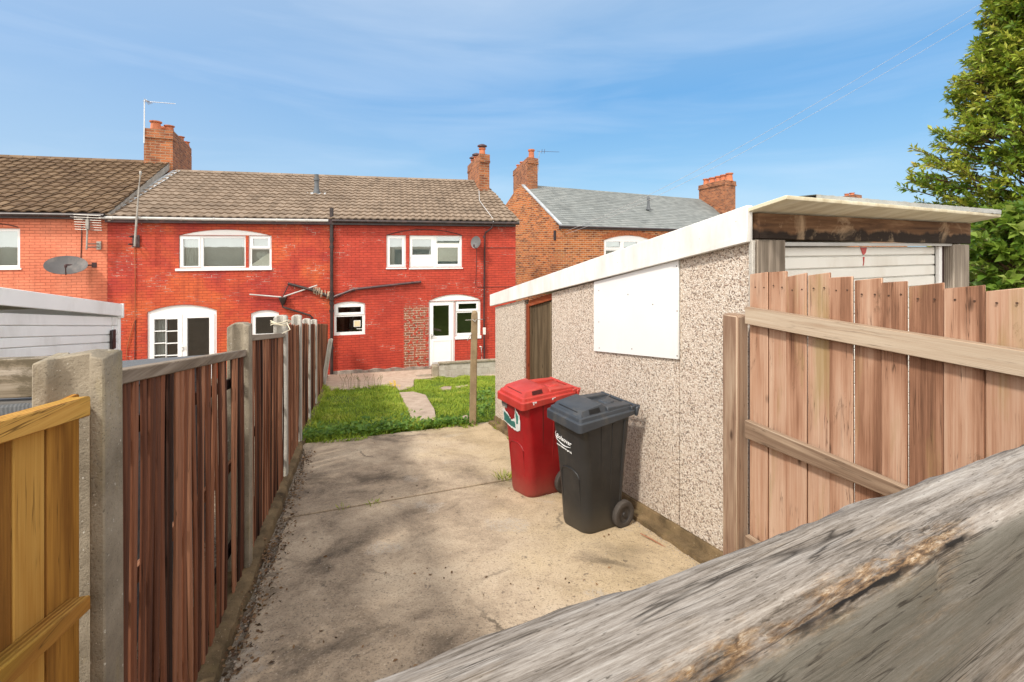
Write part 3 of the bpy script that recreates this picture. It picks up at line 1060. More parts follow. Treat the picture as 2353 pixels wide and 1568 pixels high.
m.tube([on_wall(652, 682), on_wall(729, 656)], .024, 8)
m.build('waste_pipe', 'grey_pl', mid)
m = MB(HF)
a, b_ = on_wall(639, 684, -.2), on_wall(658, 684, -.2)
zl = on_wall(649, 702, -.2).z
m.hexa([(a.x + .09, -.14, zl), (b_.x - .09, -.14, zl), (b_.x - .09, -.02, zl), (a.x + .09, -.02, zl), (a.x, -.2, a.z), (b_.x, -.2, a.z), (b_.x, -.01, a.z), (a.x, -.01, a.z)], bev=.01)
m.tube([on_wall(649, 698), on_wall(650, 706), on_wall(712, 725), on_wall(718, 731), on_wall(718.5, 870)], .034, 10)
m.build('hopper_pipe', 'black_pl', mid)
m = MB(HF)
m.tube([on_wall(309, 566, -.03), on_wall(311, 640, -.03), on_wall(310.5, 735, -.03), on_wall(302, 760, -.03), on_wall(291, 806, -.03), on_wall(290, 880, -.03)], .012, 6)
m.build('cable', 'cable_or', mid)
m = MB(HF)
m.tube([on_wall(311, 735, -.02), on_wall(309, 880, -.02)], .012, 6)
m.build('cable', 'cable_bk', mid)

# ---- right house (red)
red = thing('terraced_house', 'bright red painted brick end of terrace house with patches of bare brown brick', 'house', HF)
W2a = Win(HF, 888, 932.6, 615.5, 541, None, [(895.5, 548.8, 923.7, 609)], [(891, 543.5, 929.5, 613)])
W2b = Win(HF, 940.8, 1061.5, 615.5, 541.5, None, [(947.6, 550.4, 991, 586), (1003, 545, 1056.5, 560), (1006, 569.5, 1052.5, 607.3)], [(942.3, 543.5, 997, 591), (1001, 563.5, 1058.5, 612.5)])
W4 = Win(HF, 767.3, 839, 770.5, 699, 693, [(776.4, 706.3, 829, 719), (772.4, 728.2, 832, 763.7)], [(770, 701.5, 836, 724)], glass='glass_dn')
D2 = Win(HF, 985.2, 1045, 843, 692, None, [(995.7, 702.7, 1031.7, 773.2)], [(988, 697, 1042, 840)], glass='glass_dn', kind='door')
D2w = Win(HF, 1045.4, 1104, 772, 691, None, [(1054, 698.5, 1095, 711), (1050.5, 719, 1098, 766)], [(1048, 694, 1100, 715)], glass='glass_dn', sill=(1045.6, 1106, 772, 779))
z2s = max(D2.zs, D2w.zs) + .004
dh = arch(hu(985.2), hu(1104), z2s, z2s + .012, hz(1041, 677))
zpb = hz(955, 846)
patch = (hu(928), hu(983), zpb, hz(955, 705))
house_shell(red, 0.0, WR, -0.6, z_eave + .12, [W2a.hole, W2b.hole, W4.hole, D2.hole, D2w.hole, dh],
            painted_brick('painted_brick_red', (0.43, 0.046, 0.026), (0.53, 0.062, 0.032), (0.48, 0.052, 0.027), 0.60, patch), False, True, ((HF.y(1111, 417, RIDGE_V).x - hu(1191)) / (RIDGE_V + .2), 0))
w2a = W2a.make(red)
m = MB(HF); m.box(W2a.u0 + .03, W2a.u1 - .03, .22, .23, W2a.zb, W2a.zs); m.build('reflection_sheet', 'reflection_sheet', w2a)
w2b = W2b.make(red)
m = MB(HF); m.box(W2b.u0 + .03, W2b.u1 - .03, .22, .23, W2b.zb, W2b.zs); m.build('reflection_sheet', 'reflection_sheet', w2b)
m = MB(HF)
m.box(hu(943.5), hu(996), .028, .049, hz(970, 613), hz(970, 593), bev=.004)
m.build('infill_panel', 'upvc', w2b)
for (xa, xb) in ((887, 934.5), (939.5, 1063.5)):
    m = MB(HF)
    m.box(hu(xa), hu(xb), -.04, .05, hz((xa + xb) / 2, 618.5), hz((xa + xb) / 2, 616), bev=.004)
    m.build('window_sill', 'upvc', red)
m = MB(HF)                                            # shallow relieving arch, brick edge
for dr in (0.0,):
    A = arch(hu(889), hu(1062), 0, hz(975, 541), hz(975, 527.5), 24)[3:-1]
    pts = [(hu(1062), hz(975, 541))] + A + [(hu(889), hz(975, 541))]
    m.tube([(p[0], -.004, p[1]) for p in pts], .018, 6)
m.build('arch_edge', 'maroon_pl', red)
w4 = W4.make(red)
m = MB(HF)
m.box(hu(812.3), hu(828), .062, .07, hz(820, 752.2), hz(820, 737.3), bev=.002)
m.build('notice', 'white_pl', w4)
m = MB(HF)
m.box(hu(813.8), hu(826.5), .058, .061, hz(820, 750.8), hz(820, 738.7))
m.build('notice_face', 'note', w4)
m = MB(HF)
m.box(hu(819), hu(832), .07, .08, hz(825, 757.4), hz(825, 756)); m.build('window_stay', 'white_pl', w4)
d2 = D2.make(red)
m = MB(HF)
m.box(hu(993), hu(1037), .012, .027, hz(1015, 833), hz(1015, 780), bev=.004)
m.plate(rect(hu(993.5), hu(1036.5), hz(1015, 832.5), hz(1015, 780.5)), [rect(hu(996.5), hu(1033), hz(1015, 829), hz(1015, 784))], .002, .012)
m.build('door_panel', 'upvc', d2)
m = MB(HF)
m.box(hu(990.5), hu(993), -.002, .02, hz(992, 779), hz(992, 768), bev=.003)
m.box(hu(991), hu(1000), -.04, -.02, hz(992, 773), hz(992, 771), bev=.003)
m.build('handle', 'alu', d2)
w2w = D2w.make(red)
m = MB(HF)
m.plate(dh, [], .03, .1)
m.build('arched_head', 'upvc', red)
roof_r = MB(HF)
tiled(roof_r, -.2, z_eave, RIDGE_V, z_ridge, umid, umid, uRe, uRr, 0.25, .37, ROMAN, .036)
roof_r.add([(umid, 2 * RIDGE_V + .2, z_eave), (2 * uRr - uRe, 2 * RIDGE_V + .2, z_eave), (uRr, RIDGE_V, z_ridge), (umid, RIDGE_V, z_ridge)], [(0, 1, 2, 3)], off=(0, 0, 0))
ridge_tiles(roof_r, umid, uRr, RIDGE_V, z_ridge)
roof2 = roof_r.build('roof', 'tile', red, smooth=0.9, fix=False)
m = MB(HF)                                            # mortar bed along the verge
va, vb = on_roof(uRe - .03, -.2, -.04), on_roof(uRr - .03, RIDGE_V, -.04)
m.hexa([va + Vector((-.06, 0, -.05)), va + Vector((.03, 0, -.05)), vb + Vector((.03, 0, -.05)), vb + Vector((-.06, 0, -.05)), va + Vector((-.06, 0, .06)), va + Vector((.03, 0, .06)), vb + Vector((.03, 0, .06)), vb + Vector((-.06, 0, .06))])
m.build('verge', 'mortar', roof2)
m = MB(HF)
m.box(umid + .01, uRe - .15, -.19, -.002, z_eave - .17, z_eave + .02)
m.build('fascia_board', 'black_pl', red)
m = MB(HF)
m.tube([(.05, -.25, zg - .03), (hu(1130), -.25, zg - .05), (hu(1189), -.25, zg - .045)], .055, 10)
m.build('gutter', 'black_pl', red)
m = MB(HF)
m.tube([(hu(1130), -.25, zg - .06), on_wall(1130, 524, -.22), on_wall(1116, 535, -.1), on_wall(1114, 540, -.07), on_wall(1112, 730, -.07), on_wall(1113, 834, -.07)], .035, 10)
for y in (545, 640, 735, 800):
    m.tube([on_wall(1112.5, y - 2, -.07), on_wall(1112.5, y + 2, -.07)], .046, 10)
m.build('downpipe', 'maroon_pl', red)
m = MB(HF)
m.tube([on_wall(767, 683), on_wall(809, 667), on_wall(816, 665), on_wall(968, 648)], .05, 10)
for x, y in ((775, 680), (781, 678), (806, 668), (813, 666)):
    m.tube([on_wall(x - 2.5, y + 1), on_wall(x + 2.5, y - 1)], .064, 10)
m.build('branch_pipe', 'maroon_pl', red)
m = MB(HF)
m.tube([on_wall(1103, 797, -.02), on_wall(1106, 797, -.12), on_wall(1107.5, 832, -.12)], .028, 8)
m.build('overflow_pipe', 'white_pl', red)
m = MB(HF)
m.box(hu(1108.5), hu(1115), -.13, -.105, hz(1111, 768), hz(1111, 752), bev=.01)
m.build('meter_tag', 'white_pl', red)
m = MB(HF)
pts = [on_wall(1095, 568, -.012), on_wall(1094.5, 620, -.012), on_wall(1093, 655, -.012), on_wall(1097, 660, -.012), on_wall(1182, 659, -.012)]
m.tube(pts, .01, 6)
m.tube([on_wall(1112, 570, -.012), on_wall(1184, 570, -.012)], .01, 6)
m.build('cable', 'cable_bk', red)
m = MB(HF)                                            # loose cable down the roof
m.tube([on_roof(HF.y(1100, 436, 4.0).x, 4.0, .09), on_roof(hu(1120), 1.8, .09), on_roof(hu(1131), -.1, .09), Vector((hu(1131), -.28, zg - .05))], .012, 6)
m.build('cable', 'cable_wh', red)
# bottom course: crumbling render
m = MB(HF)
pts_t, n_ = [], 40
ub0, ub1 = hu(766), hu(990)
vv = []
for k in range(n_ + 1):
    u = lerp(ub0, ub1, k / n_)
    hh = 0.10 + .05 * mnoise.noise(Vector((u * 3, 1, 2))) - .04 * k / n_
    vv += [(u, -.012 - .012 * RN.random(), -.2), (u, -.01 - .012 * RN.random(), hh), (u, 0.0, hh + .01)]
m.add(vv, [(3 * k + a_, 3 * k + 3 + a_, 3 * k + 4 + a_, 3 * k + 1 + a_) for k in range(n_) for a_ in (0, 1)])
m.build('plinth', concrete('crumbling_render', (0.14, 0.11, 0.09), (0.40, 0.33, 0.28), (0.3, 0.06, 0.04), (0.55, 0.5, 0.45)), red, fix=False)
m = MB(HF)
c_pts = [P(1101.6, HY, 20.6), P(1124.6, HY, 20.9), P(1099, HY, 24.2), P(1075, HY, 23.9)]
zt_ = P(1112, 354, 20.7).z
stack_quad(c_pts, P(1112, 445, 20.7).z, zt_, m, .04)
ch2 = m.build('chimney', 'stack', red)
for (x, Z, yt, r) in ((1108, 21.1, 341, .15), (1095, 22.4, 361, .15), (1088.5, 23.3, 368, .15)):
    q = P(x, HY, Z); q.z = zt_
    pot(ch2, HF, q, P(x, yt, Z).z - zt_, r, True)

# ---- left house (salmon)
z_eave_l, z_ridge_l = hz(150, 491, -.2), hz(165, 367.5, RIDGE_V)
sal = thing('terraced_house', 'salmon painted brick house with bold brown pantiles at the left edge', 'house', HF)
ul0 = hu(-330)
WL = Win(HF, -75, 46, 617, 525, None, [(-66, 531.5, -22, 610.5), (-14, 531.5, 37.5, 610.5)], [], sill=(-80, 50, 617, 621))
house_shell(sal, ul0, WU - .004, -0.6, z_eave_l + .1, [WL.hole],
            painted_brick('painted_brick_salmon', (0.66, 0.18, 0.095), (0.72, 0.215, 0.115), (0.76, 0.25, 0.14), 0.9), True, True)
wl_ = WL.make(sal)
m = MB(HF); m.box(WL.u0 + .03, WL.u1 - .03, .24, .25, WL.zb, WL.zs); m.build('reflection_sheet', 'reflection_sheet', wl_)
rl = MB(HF)
eR, rR = hu(262), HF.y(373, 380, RIDGE_V).x + .3
tiled(rl, -.22, z_eave_l, RIDGE_V, z_ridge_l, ul0, ul0, eR, rR, 0.34, .36, BOLD, .036, .006)
rl.add([(ul0, 2 * RIDGE_V, z_eave_l), (eR, 2 * RIDGE_V, z_eave_l), (rR, RIDGE_V, z_ridge_l), (ul0, RIDGE_V, z_ridge_l)], [(0, 1, 2, 3)], off=(0, 0, 0))
ridge_tiles(rl, ul0, rR - .5, RIDGE_V, z_ridge_l + .03)
roof3 = rl.build('roof', 'tile_dark', sal, smooth=0.9, fix=False)
m = MB(HF)
va, vb = Vector((eR + .01, -.2, z_eave_l)), Vector((rR + .01, RIDGE_V, z_ridge_l))
m.hexa([va + Vector((-.08, 0, -.22)), va + Vector((.0, 0, -.22)), vb + Vector((.0, 0, -.22)), vb + Vector((-.08, 0, -.22)), va + Vector((-.08, 0, .05)), va + Vector((.0, 0, .05)), vb + Vector((.0, 0, .05)), vb + Vector((-.08, 0, .05))])
m.build('verge', 'mortar', roof3)
m = MB(HF)
m.box(ul0, hu(250), -.2, -.002, z_eave_l - .16, z_eave_l + .03)
m.tube([(ul0, -.27, z_eave_l - .05), (hu(252), -.27, z_eave_l - .05)], .06, 10)
m.build('gutter', 'black_pl', sal)
m = MB(HF)
A = arch(hu(-78), hu(48), 0, hz(-15, 524), hz(-15, 514), 20)[3:-1]
m.tube([(p[0], -.003, p[1]) for p in A], .016, 6)
m.build('arch_edge', 'maroon_pl', sal)
m = MB(HF)
m.tube([on_wall(188, 515, -.012), on_wall(187, 560, -.012), on_wall(185, 612, -.012)], .012, 6)
m.build('cable', 'cable_bk', sal)

# ---- dishes and aerials
def dish(label, x, y, rx, ry, yaw, pitch, dist, arm_side):
    o = HF.y(x, y, -dist)
    w0 = HF.M @ o
    fr = Fr(w0, math.atan2(1, (5412 - CX) / FX) + yaw)
    t_ = thing('satellite_dish', label, 'satellite dish', fr, 'dishes on the terrace wall')
    mb = MB(fr)
    v, f = [], []
    Rm = Matrix.Rotation(pitch, 3, 'X')
    nr, ns = 7, 36
    for i in range(nr + 1):
        q = i / nr
        for j in range(ns):
            a = 2 * math.pi * j / ns
            v.append(Rm @ Vector((rx * q * math.cos(a), .16 * rx * (1 - q * q), ry * q * math.sin(a))))
    for i in range(nr):
        for j in range(ns):
            f.append((i * ns + j, i * ns + (j + 1) % ns, (i + 1) * ns + (j + 1) % ns, (i + 1) * ns + j))
    b = len(v)
    v += [p + Rm @ Vector((0, .012, 0)) for p in list(v)]
    f += [tuple(b + i for i in q[::-1]) for q in list(f)]
    f += [(nr * ns + j, nr * ns + (j + 1) % ns, b + nr * ns + (j + 1) % ns, b + nr * ns + j) for j in range(ns)]
    mb.add(v, f)
    mb.build('reflector', 'dish', t_)
    mb = MB(fr)
    tip = Rm @ Vector((0, -.55 * rx, -ry * .75))
    mb.tube([Rm @ Vector((0, .05, -ry * .98)), tip], .014, 8)
    mb.lathe(tip, [(.03, -.03), (.035, .0), (.035, .05), (.02, .07)], 12)
    mb.build('receiver_arm', 'cable_bk', t_)
    mb = MB(fr)
    wallp = fr.l(HF.M @ Vector((o.x + arm_side, -.01, o.z - .03)))
    mb.tube([(0, .16 * rx, 0), (wallp.x * .6, wallp.y * .5 + .05, -.03), wallp], .022, 8)
    mb.box(wallp.x - .06, wallp.x + .06, wallp.y - .03, wallp.y, wallp.z - .08, wallp.z + .08)
    mb.build('wall_bracket', 'cable_bk', t_)
    return t_
dish('large dark grey satellite dish on the salmon wall, beside the left window', 152, 609, .49, .35, .5, math.radians(-38), .5, .45)
dish('small grey satellite dish on the red wall by the upper right window', 1093, 557, .20, .24, -.6, math.radians(-14), .3, .16)

def yagi(mb, o, d, ln, n, half, r=.008):
    o, d = Vector(o), Vector(d).normalized()
    s_ = d.cross(Vector((0, 0, 1))).normalized()
    mb.tube([o, o + d * ln], r * 1.3, 6)
    for k in range(n):
        c_ = o + d * ln * (k + .3) / n
        h_ = half * (1 - .35 * k / n)
        mb.tube([c_ - s_ * h_, c_ + s_ * h_], r * .8, 6)

def aerial(label, fr, build):
    t_ = thing('tv_aerial', label, 'aerial', fr, 'aerials on the terrace')
    build(t_, fr)
    return t_

def a1(t_, fr):
    mb = MB(fr)
    b0, b1 = fr.l(HF.M @ HF.y(332, 322, 4.0)), None
    top = fr.l(P(332, 230, 18.6)); low = fr.l(P(331, 330, 18.55))
    mb.tube([low, top], .022, 8)
    mb.build('mast', 'alu', t_)
    mb = MB(fr)
    yagi(mb, top - Vector((.05, 0, .05)), fr.I.to_3x3() @ Vector((1, .25, -.02)), 1.15, 16, .07)
    for k in range(4):
        mb.tube([top + Vector((.08 + .05 * k, -.12, .02 - .03 * k)), top + Vector((.08 + .05 * k, .12, -.16 + .02 * k))], .01, 6)
    mb.build('antenna', 'alu', t_)
aerial('thin television aerial with a long boom on a mast strapped to the left chimney', Fr(P(332, 318, 18.6), 0), a1)

def a2(t_, fr):
    mb = MB(fr)
    o = fr.l(HF.M @ HF.y(309.5, 566, -.34))
    k_ = fr.l(HF.M @ HF.y(319.5, 428, -.34))
    k2 = fr.l(HF.M @ HF.y(323, 397, -.34))
    mb.tube([o, o.lerp(k_, .5)], .032, 10)
    mb.tube([o.lerp(k_, .42), k_], .024, 8)
    mb.tube([k_, k2], .016, 8)
    mb.build('mast', 'steel', t_)
    mb = MB(fr)
    bb = fr.l(HF.M @ HF.y(313, 553, -.02))
    mb.box(bb.x - .1, bb.x + .1, bb.y - .02, bb.y, bb.z - .22, bb.z + .18)
    mb.tube([bb + Vector((0, 0, .12)), bb + Vector((-.03, -.33, .12))], .025, 8)
    mb.tube([bb + Vector((0, 0, -.12)), bb + Vector((-.05, -.33, -.12))], .025, 8)
    mb.build('wall_bracket', 'cable_bk', t_)
    mb = MB(fr)
    mb.lathe(k2, [(.02, -.1), (.035, -.05), (.035, .02), (.02, .05)], 10)
    mb.build('antenna', 'steel', t_)
aerial('tall leaning aerial mast on a black bracket on the orange wall', Fr(HF.M @ HF.y(309, 566, 0), math.atan2(1, 4.05)), a2)

def a3(t_, fr):
    mb = MB(fr)
    o, k_ = fr.l(HF.M @ HF.y(199, 574, -.4)), fr.l(HF.M @ HF.y(202, 494, -.4))
    mb.tube([o, k_], .024, 8)
    mb.tube([o + Vector((0, 0, .18)), o + Vector((.12, .38, .18))], .02, 6)
    mb.tube([o + Vector((0, 0, .08)), o + Vector((.12, .38, .08))], .02, 6)
    mb.box(o.x + .06, o.x + .18, o.y + .36, o.y + .39, o.z, o.z + .26)
    mb.build('mast', 'steel', t_)
    mb = MB(fr)
    for k in range(7):
        z_ = lerp(k_.z + .0, k_.z - .45, k / 6)
        mb.tube([(k_.x - .34, k_.y - .05 + .01 * k, z_), (k_.x + .36, k_.y - .05 + .01 * k, z_ - .03)], .012, 6)
    mb.tube([(k_.x - .28, k_.y - .3, k_.z - .08), (k_.x, k_.y, k_.z - .17), (k_.x + .1, k_.y + .1, k_.z - .18)], .016, 6)
    mb.box(k_.x - .02, k_.x + .06, k_.y - .08, k_.y, k_.z - .45, k_.z - .14)
    mb.build('antenna', 'steel', t_)
aerial('stubby many-barred aerial on the salmon wall above the large dish', Fr(HF.M @ HF.y(199, 574, 0), math.atan2(1, 4.05)), a3)

# ------------------------------------------------------------------ brick house behind, right
BF = Fr(P(1284, 830, 26.0), math.atan2(1, (2900 - CX) / FX))
def bu(x):
    return BF.y(x, HY).x
bz_e, bz_r = BF.y(1284, 519, -.1).z, BF.y(1400, 442, 4.2).z
bk = thing('brick_house', 'bare brown brick house with grey slate roof behind the prefab garage', 'house', BF)
BW = Win(BF, 1388, 1500, 620, 553, 541.5, [(1393.5, 555.5, 1426.5, 569), (1434, 556, 1465.5, 570), (1393.5, 576, 1426.5, 612), (1434, 577, 1490, 614)], [(1391, 553.5, 1429, 572), (1431.5, 554, 1468, 573)])
uend = bu(1700) + 1.0
m = MB(BF)
m.plate(rect(0, uend, -1, bz_e + .05), [BW.hole], 0, .24, off=(0, 0, 0))
m.prism([(0.24, -1), (8.4, -1), (8.4, bz_e), (4.2, bz_r + .05), (0.24, bz_e + .22)], 0, .24, axis='x', off=(0, 0, 0))
m.prism([(0.24, -1), (8.4, -1), (8.4, bz_e), (4.2, bz_r - .2), (0.24, bz_e)], uend - .24, uend, axis='x', off=(0, 0, 0))
m.box(.24, uend - .24, 8.16, 8.4, -1, bz_e, off=(0, 0, 0))
m.build('wall', 'raw', bk)
bw = BW.make(bk)
m = MB(BF); m.box(BW.u0 + .03, BW.u1 - .03, .22, .23, BW.zb, BW.zs); m.build('reflection_sheet', 'reflection_sheet', bw)
m = MB(BF)                                            # soldier course over the window
A = arch(BW.u0 - .05, BW.u1 + .05, 0, BW.zs + .05, BW.zt + .04, 20)
inner = [(BW.u1 + .05, BW.zs + .05)] + A[3:-1] + [(BW.u0 - .05, BW.zs + .05)]
outer = [(lerp(BF.y(1444, HY).x, p[0], 1.1), p[1] + .24) for p in inner]
for k in range(len(inner) - 1):
    for h_ in range(1):
        a, b_, c_, d_ = inner[k], inner[k + 1], outer[k + 1], outer[k]
        m.hexa([(a[0], -.015, a[1]), (b_[0] + .012, -.015, b_[1]), (b_[0] + .012, 0.01, b_[1]), (a[0], 0.01, a[1]), (d_[0], -.015, d_[1]), (c_[0] + .012, -.015, c_[1]), (c_[0] + .012, 0.01, c_[1]), (d_[0], 0.01, d_[1])], off=(0, 0, 0))
m.build('brick_arch', plain('arch_brick', (0.36, 0.12, 0.05), .85, .35, 9, .5, .2), bk)
rb = MB(BF)
tiled(rb, -.12, bz_e, 4.2, bz_r, .02, .02, uend, uend, 0.42, .24, [0, 0], .014, .003)
rb.add([(.02, 8.5, bz_e), (uend, 8.5, bz_e), (uend, 4.2, bz_r), (.02, 4.2, bz_r)], [(0, 1, 2, 3)], off=(0, 0, 0))
ridge_tiles(rb, .1, uend, 4.2, bz_r, .1)
rfb = rb.build('roof', 'slate', bk, smooth=.9, fix=False)
m = MB(BF)
va, vb = Vector((0.05, -.14, bz_e + .03)), Vector((.05, 3.9, bz_r - .05))
m.hexa([va + Vector((-.08, 0, -.03)), va + Vector((.12, 0, -.03)), vb + Vector((.12, 0, -.03)), vb + Vector((-.08, 0, -.03)), va + Vector((-.08, 0, .05)), va + Vector((.12, 0, .05)), vb + Vector((.12, 0, .05)), vb + Vector((-.08, 0, .05))])
m.build('verge', 'lead', rfb)
m = MB(BF)
m.box(0, uend, -.11, -.002, bz_e - .16, bz_e + .0)
m.tube([(-.03, -.17, bz_e - .04), (uend, -.17, bz_e - .04)], .055, 10)
m.build('gutter', 'black_pl', bk)
m = MB(BF)
q0 = BF.y(1490, 478, 1.9)
m.lathe(BF.y(1490, 479, 1.9), [(.16, -.1), (.12, .1), (.085, .3), (.085, .55), (.11, .57), (.11, .72), (.03, .9)], 14)
m.build('vent_pipe', 'vent_grey', rfb)
m = MB(BF)
c_pts = [P(1211.5, HY, 29.3), P(1235.5, HY, 29.9), P(1203, HY, 35.6), P(1179.5, HY, 34.9)]
zt_ = P(1222, 363, 29.6).z
stack_quad(c_pts, P(1222, 470, 29.6).z, zt_, m, .05)
ch3 = m.build('chimney', 'stack', bk)
for (x, Z, yt, r) in ((1221, 30.3, 344, .2), (1200, 33.2, 394, .18), (1192, 34.4, 399, .18)):
    q = P(x, HY, Z); q.z = zt_
    pot(ch3, BF, q, max(.4, P(x, yt, Z).z - zt_), r)
m = MB(BF)
Zc = 36.5
c_pts = [P(1606, HY, 40.2), P(1666, HY, Zc), P(1690, HY, 37.6), P(1632, HY, 41.3)]
zt_ = P(1666, 413, Zc).z
stack_quad(c_pts, P(1666, 490, Zc).z, zt_, m, .07)
ch4 = m.build('chimney', 'stack', bk)
for k, (x, yt) in enumerate(((1620, 421), (1634, 411), (1648, 405), (1660, 402), (1673, 398))):
    Z = lerp(40.2, 37.2, k / 4)
    q = P(x + 3, HY, Z); q.z = zt_
    pot(ch4, BF, q, max(.6, P(x, yt, Z).z - zt_), .26)
m = MB(BF)
bz_b = BF.y(1273, 545, 0)
m.box(-.04, .0, .25, .45, BF.x(1273, 552, 0).z, BF.x(1273, 530, 0).z)
m.build('cable_bracket', 'black_pl', bk)
def a4(t_, fr):
    mb = MB(fr)
    top = fr.l(P(1243, 348, 30))
    mb.tube([fr.l(P(1236.5, 395, 29.9)), fr.l(P(1239, 352, 30)), top], .016, 6)
    mb.build('mast', 'steel', t_)
    mb = MB(fr)
    yagi(mb, top - Vector((.25, 0, 0)), (1, .15, -.0), 1.5, 14, .07)
    for k in (0.05, .22):
        mb.tube([top + Vector((k, 0, -.14)), top + Vector((k + .03, 0, .14))], .014, 6)
    mb.build('antenna', 'cable_bk', t_)
aerial('small dark aerial beside the chimney of the bare brick house', Fr(P(1240, 395, 30), 0), a4)

# far stack, on a house farther along the row
FFR = Fr(P(1960, 700, 52), math.atan2(1, 1.65))
fh = thing('brick_house', 'farthest brick house, only its red chimney showing over the garage roof', 'house', FFR)
m = MB(FFR)
zf0 = -4.0
ze_, zr_ = FFR.l(P(1950, 490, 52)).z, FFR.l(P(1950, 468, 54)).z
m.prism([(-3, zf0), (3, zf0), (3, ze_), (0, zr_), (-3, ze_)], -4, 6, axis='x', off=(0, 0, 0))
m.build('wall', 'raw', fh)
m = MB(FFR)
for sg in (-1, 1):
    m.hexa([(-4.1, sg * 3.2, ze_ - .1), (6.1, sg * 3.2, ze_ - .1), (6.1, 0, zr_ + .02), (-4.1, 0, zr_ + .02), (-4.1, sg * 3.2, ze_ + .02), (6.1, sg * 3.2, ze_ + .02), (6.1, 0, zr_ + .14), (-4.1, 0, zr_ + .14)])
m.build('roof', 'slate', fh)
m = MB(FFR)
cp = [P(1926, HY, 54), P(1966, HY, 51), P(1979, HY, 52), P(1940, HY, 55)]
stack_quad(cp, P(1960, 490, 52).z, P(1960, 449, 52).z, m, .07)
c5 = m.build('chimney', 'stack', fh)
for (x, Z) in ((1946, 53.5), (1958, 52.6)):
    q = P(x, HY, Z); q.z = P(1960, 449, 52).z
    pot(c5, FFR, q, .35, .25)

# overhead wires
m = MB(WORLD)
for d0 in (0, 1):
    A_, B_ = P(1273, 541 + 6 * d0, 27.5), P(2420, -95 + 34 * d0, 9.0)
    pts = []
    for k in range(25):
        s_ = k / 24
        p = A_.lerp(B_, s_)
        p.z -= 4 * .55 * s_ * (1 - s_)
        pts.append(p)
    m.tube(pts, [lerp(.010, .0028, k / 24) for k in range(25)], 5)
tag(m.build('overhead_wires', 'cable_wh'), 'pair of thin pale wires running from the bare brick house to the upper right', 'wire')

# ------------------------------------------------------------------ prefab garage, right
DS = Vector((787 - CX, FX, 0)).normalized()
GC = P(1733, HY, 2810 / (1733 - 787.0))
GC.z = gz(GC.y)
SF = Fr(GC, math.atan2(DS.y, DS.x))                   # x runs back along the side, y points out into the yard
EF = Fr(GC, math.atan2(1, (3400 - CX) / FX))          # x runs along the door end, y points back
def su(x):
    return SF.y(x, HY).x
def sz(x, y, d=0.0):
    return SF.y(x, y, d).z
def eu(x):
    return EF.y(x, HY).x
def ez(x, y, d=0.0):
    return EF.y(x, y, d).z
t = NT('pebble_dash')
g = t.attr()
cell = t.vor(g, 102, out='Color')
cv = t.sep(cell)
d = t.vor(g, 102)
stone = t.ramp(cv[0], [(0.0, (0.03, 0.022, 0.02)), (0.15, (0.15, 0.085, 0.06)), (0.215, (0.42, 0.32, 0.24)), (0.34, (0.58, 0.49, 0.40)), (0.55, (0.70, 0.63, 0.54)), (0.8, (0.79, 0.74, 0.66))], 'CONSTANT')
c = t.mix(t.ramp(d, [(0.38, 0.0), (0.66, 0.6)]), stone, (0.46, 0.38, 0.30))
c = t.mix(t.ramp(t.noise(g, 1.2, 5, .6), [(.4, .16), (.75, .4)]), c, (0.54, 0.42, 0.335))
M['pebble'] = t.done(c, 0.8, t.bump(t.math('SUBTRACT', 1.0, d), 0.8, 0.006), 0.25)
t = NT('white_fascia_paint')
g = t.attr()
c = t.mix(t.ramp(t.noise(t.vmul(g, (1, 1, .3)), 4, 6, .65), [(.40, 0.0), (.70, .6)]), (0.78, 0.77, 0.74), (0.50, 0.47, 0.41))
c = t.mix(t.ramp(t.noise(g, 40, 2, .5), [(.75, 0.0), (.78, .7)]), c, (.2, .17, .13))
M['fascia'] = t.done(c, 0.5, t.bump(t.noise(g, 30, 3), .1, .003), .4)
M['white_board'] = plain('white_board_paint', (0.75, 0.75, 0.735), 0.4, 0.03, 2, 0.08, dirt=(.66, .64, .58))

gar = thing('prefab_garage', 'pebble dashed concrete panel garage with white fascia and a boarded window', 'garage', SF)
XF = su(1138)                                          # far end
zbn, zbf = sz(1721, 1303), sz(1140, 957)               # foot of the panels, near and far
ztn, ztf = sz(1733, 553), sz(1138, 706)
def wz(x, t_):                                         # height on the side, t 0 foot .. 1 top
    a = lerp(zbn, zbf, x / XF)
    b_ = lerp(ztn, ztf, x / XF)
    return lerp(a, b_, t_)
xd0, xd1 = su(1267.5), su(1204.5)
m = MB(SF)
joints = [0.0, su(1561), su(1365), xd0]
for a, b_ in zip(joints[:-1], joints[1:]):
    m.hexa([(a + .004, -.08, wz(a, 0)), (b_ - .004, -.08, wz(b_, 0)), (b_ - .004, 0, wz(b_, 0)), (a + .004, 0, wz(a, 0)), (a + .004, -.08, wz(a, 1)), (b_ - .004, -.08, wz(b_, 1)), (b_ - .004, 0, wz(b_, 1)), (a + .004, 0, wz(a, 1))], off=(0, 0, 0), bev=.004)
a, b_ = xd1, XF
m.hexa([(a, -.08, wz(a, -.02)), (b_, -.08, wz(b_, -.02)), (b_, 0, wz(b_, -.02)), (a, 0, wz(a, -.02)), (a, -.08, wz(a, 1)), (b_, -.08, wz(b_, 1)), (b_, 0, wz(b_, 1)), (a, 0, wz(a, 1))], off=(0, 0, 0), bev=.004)
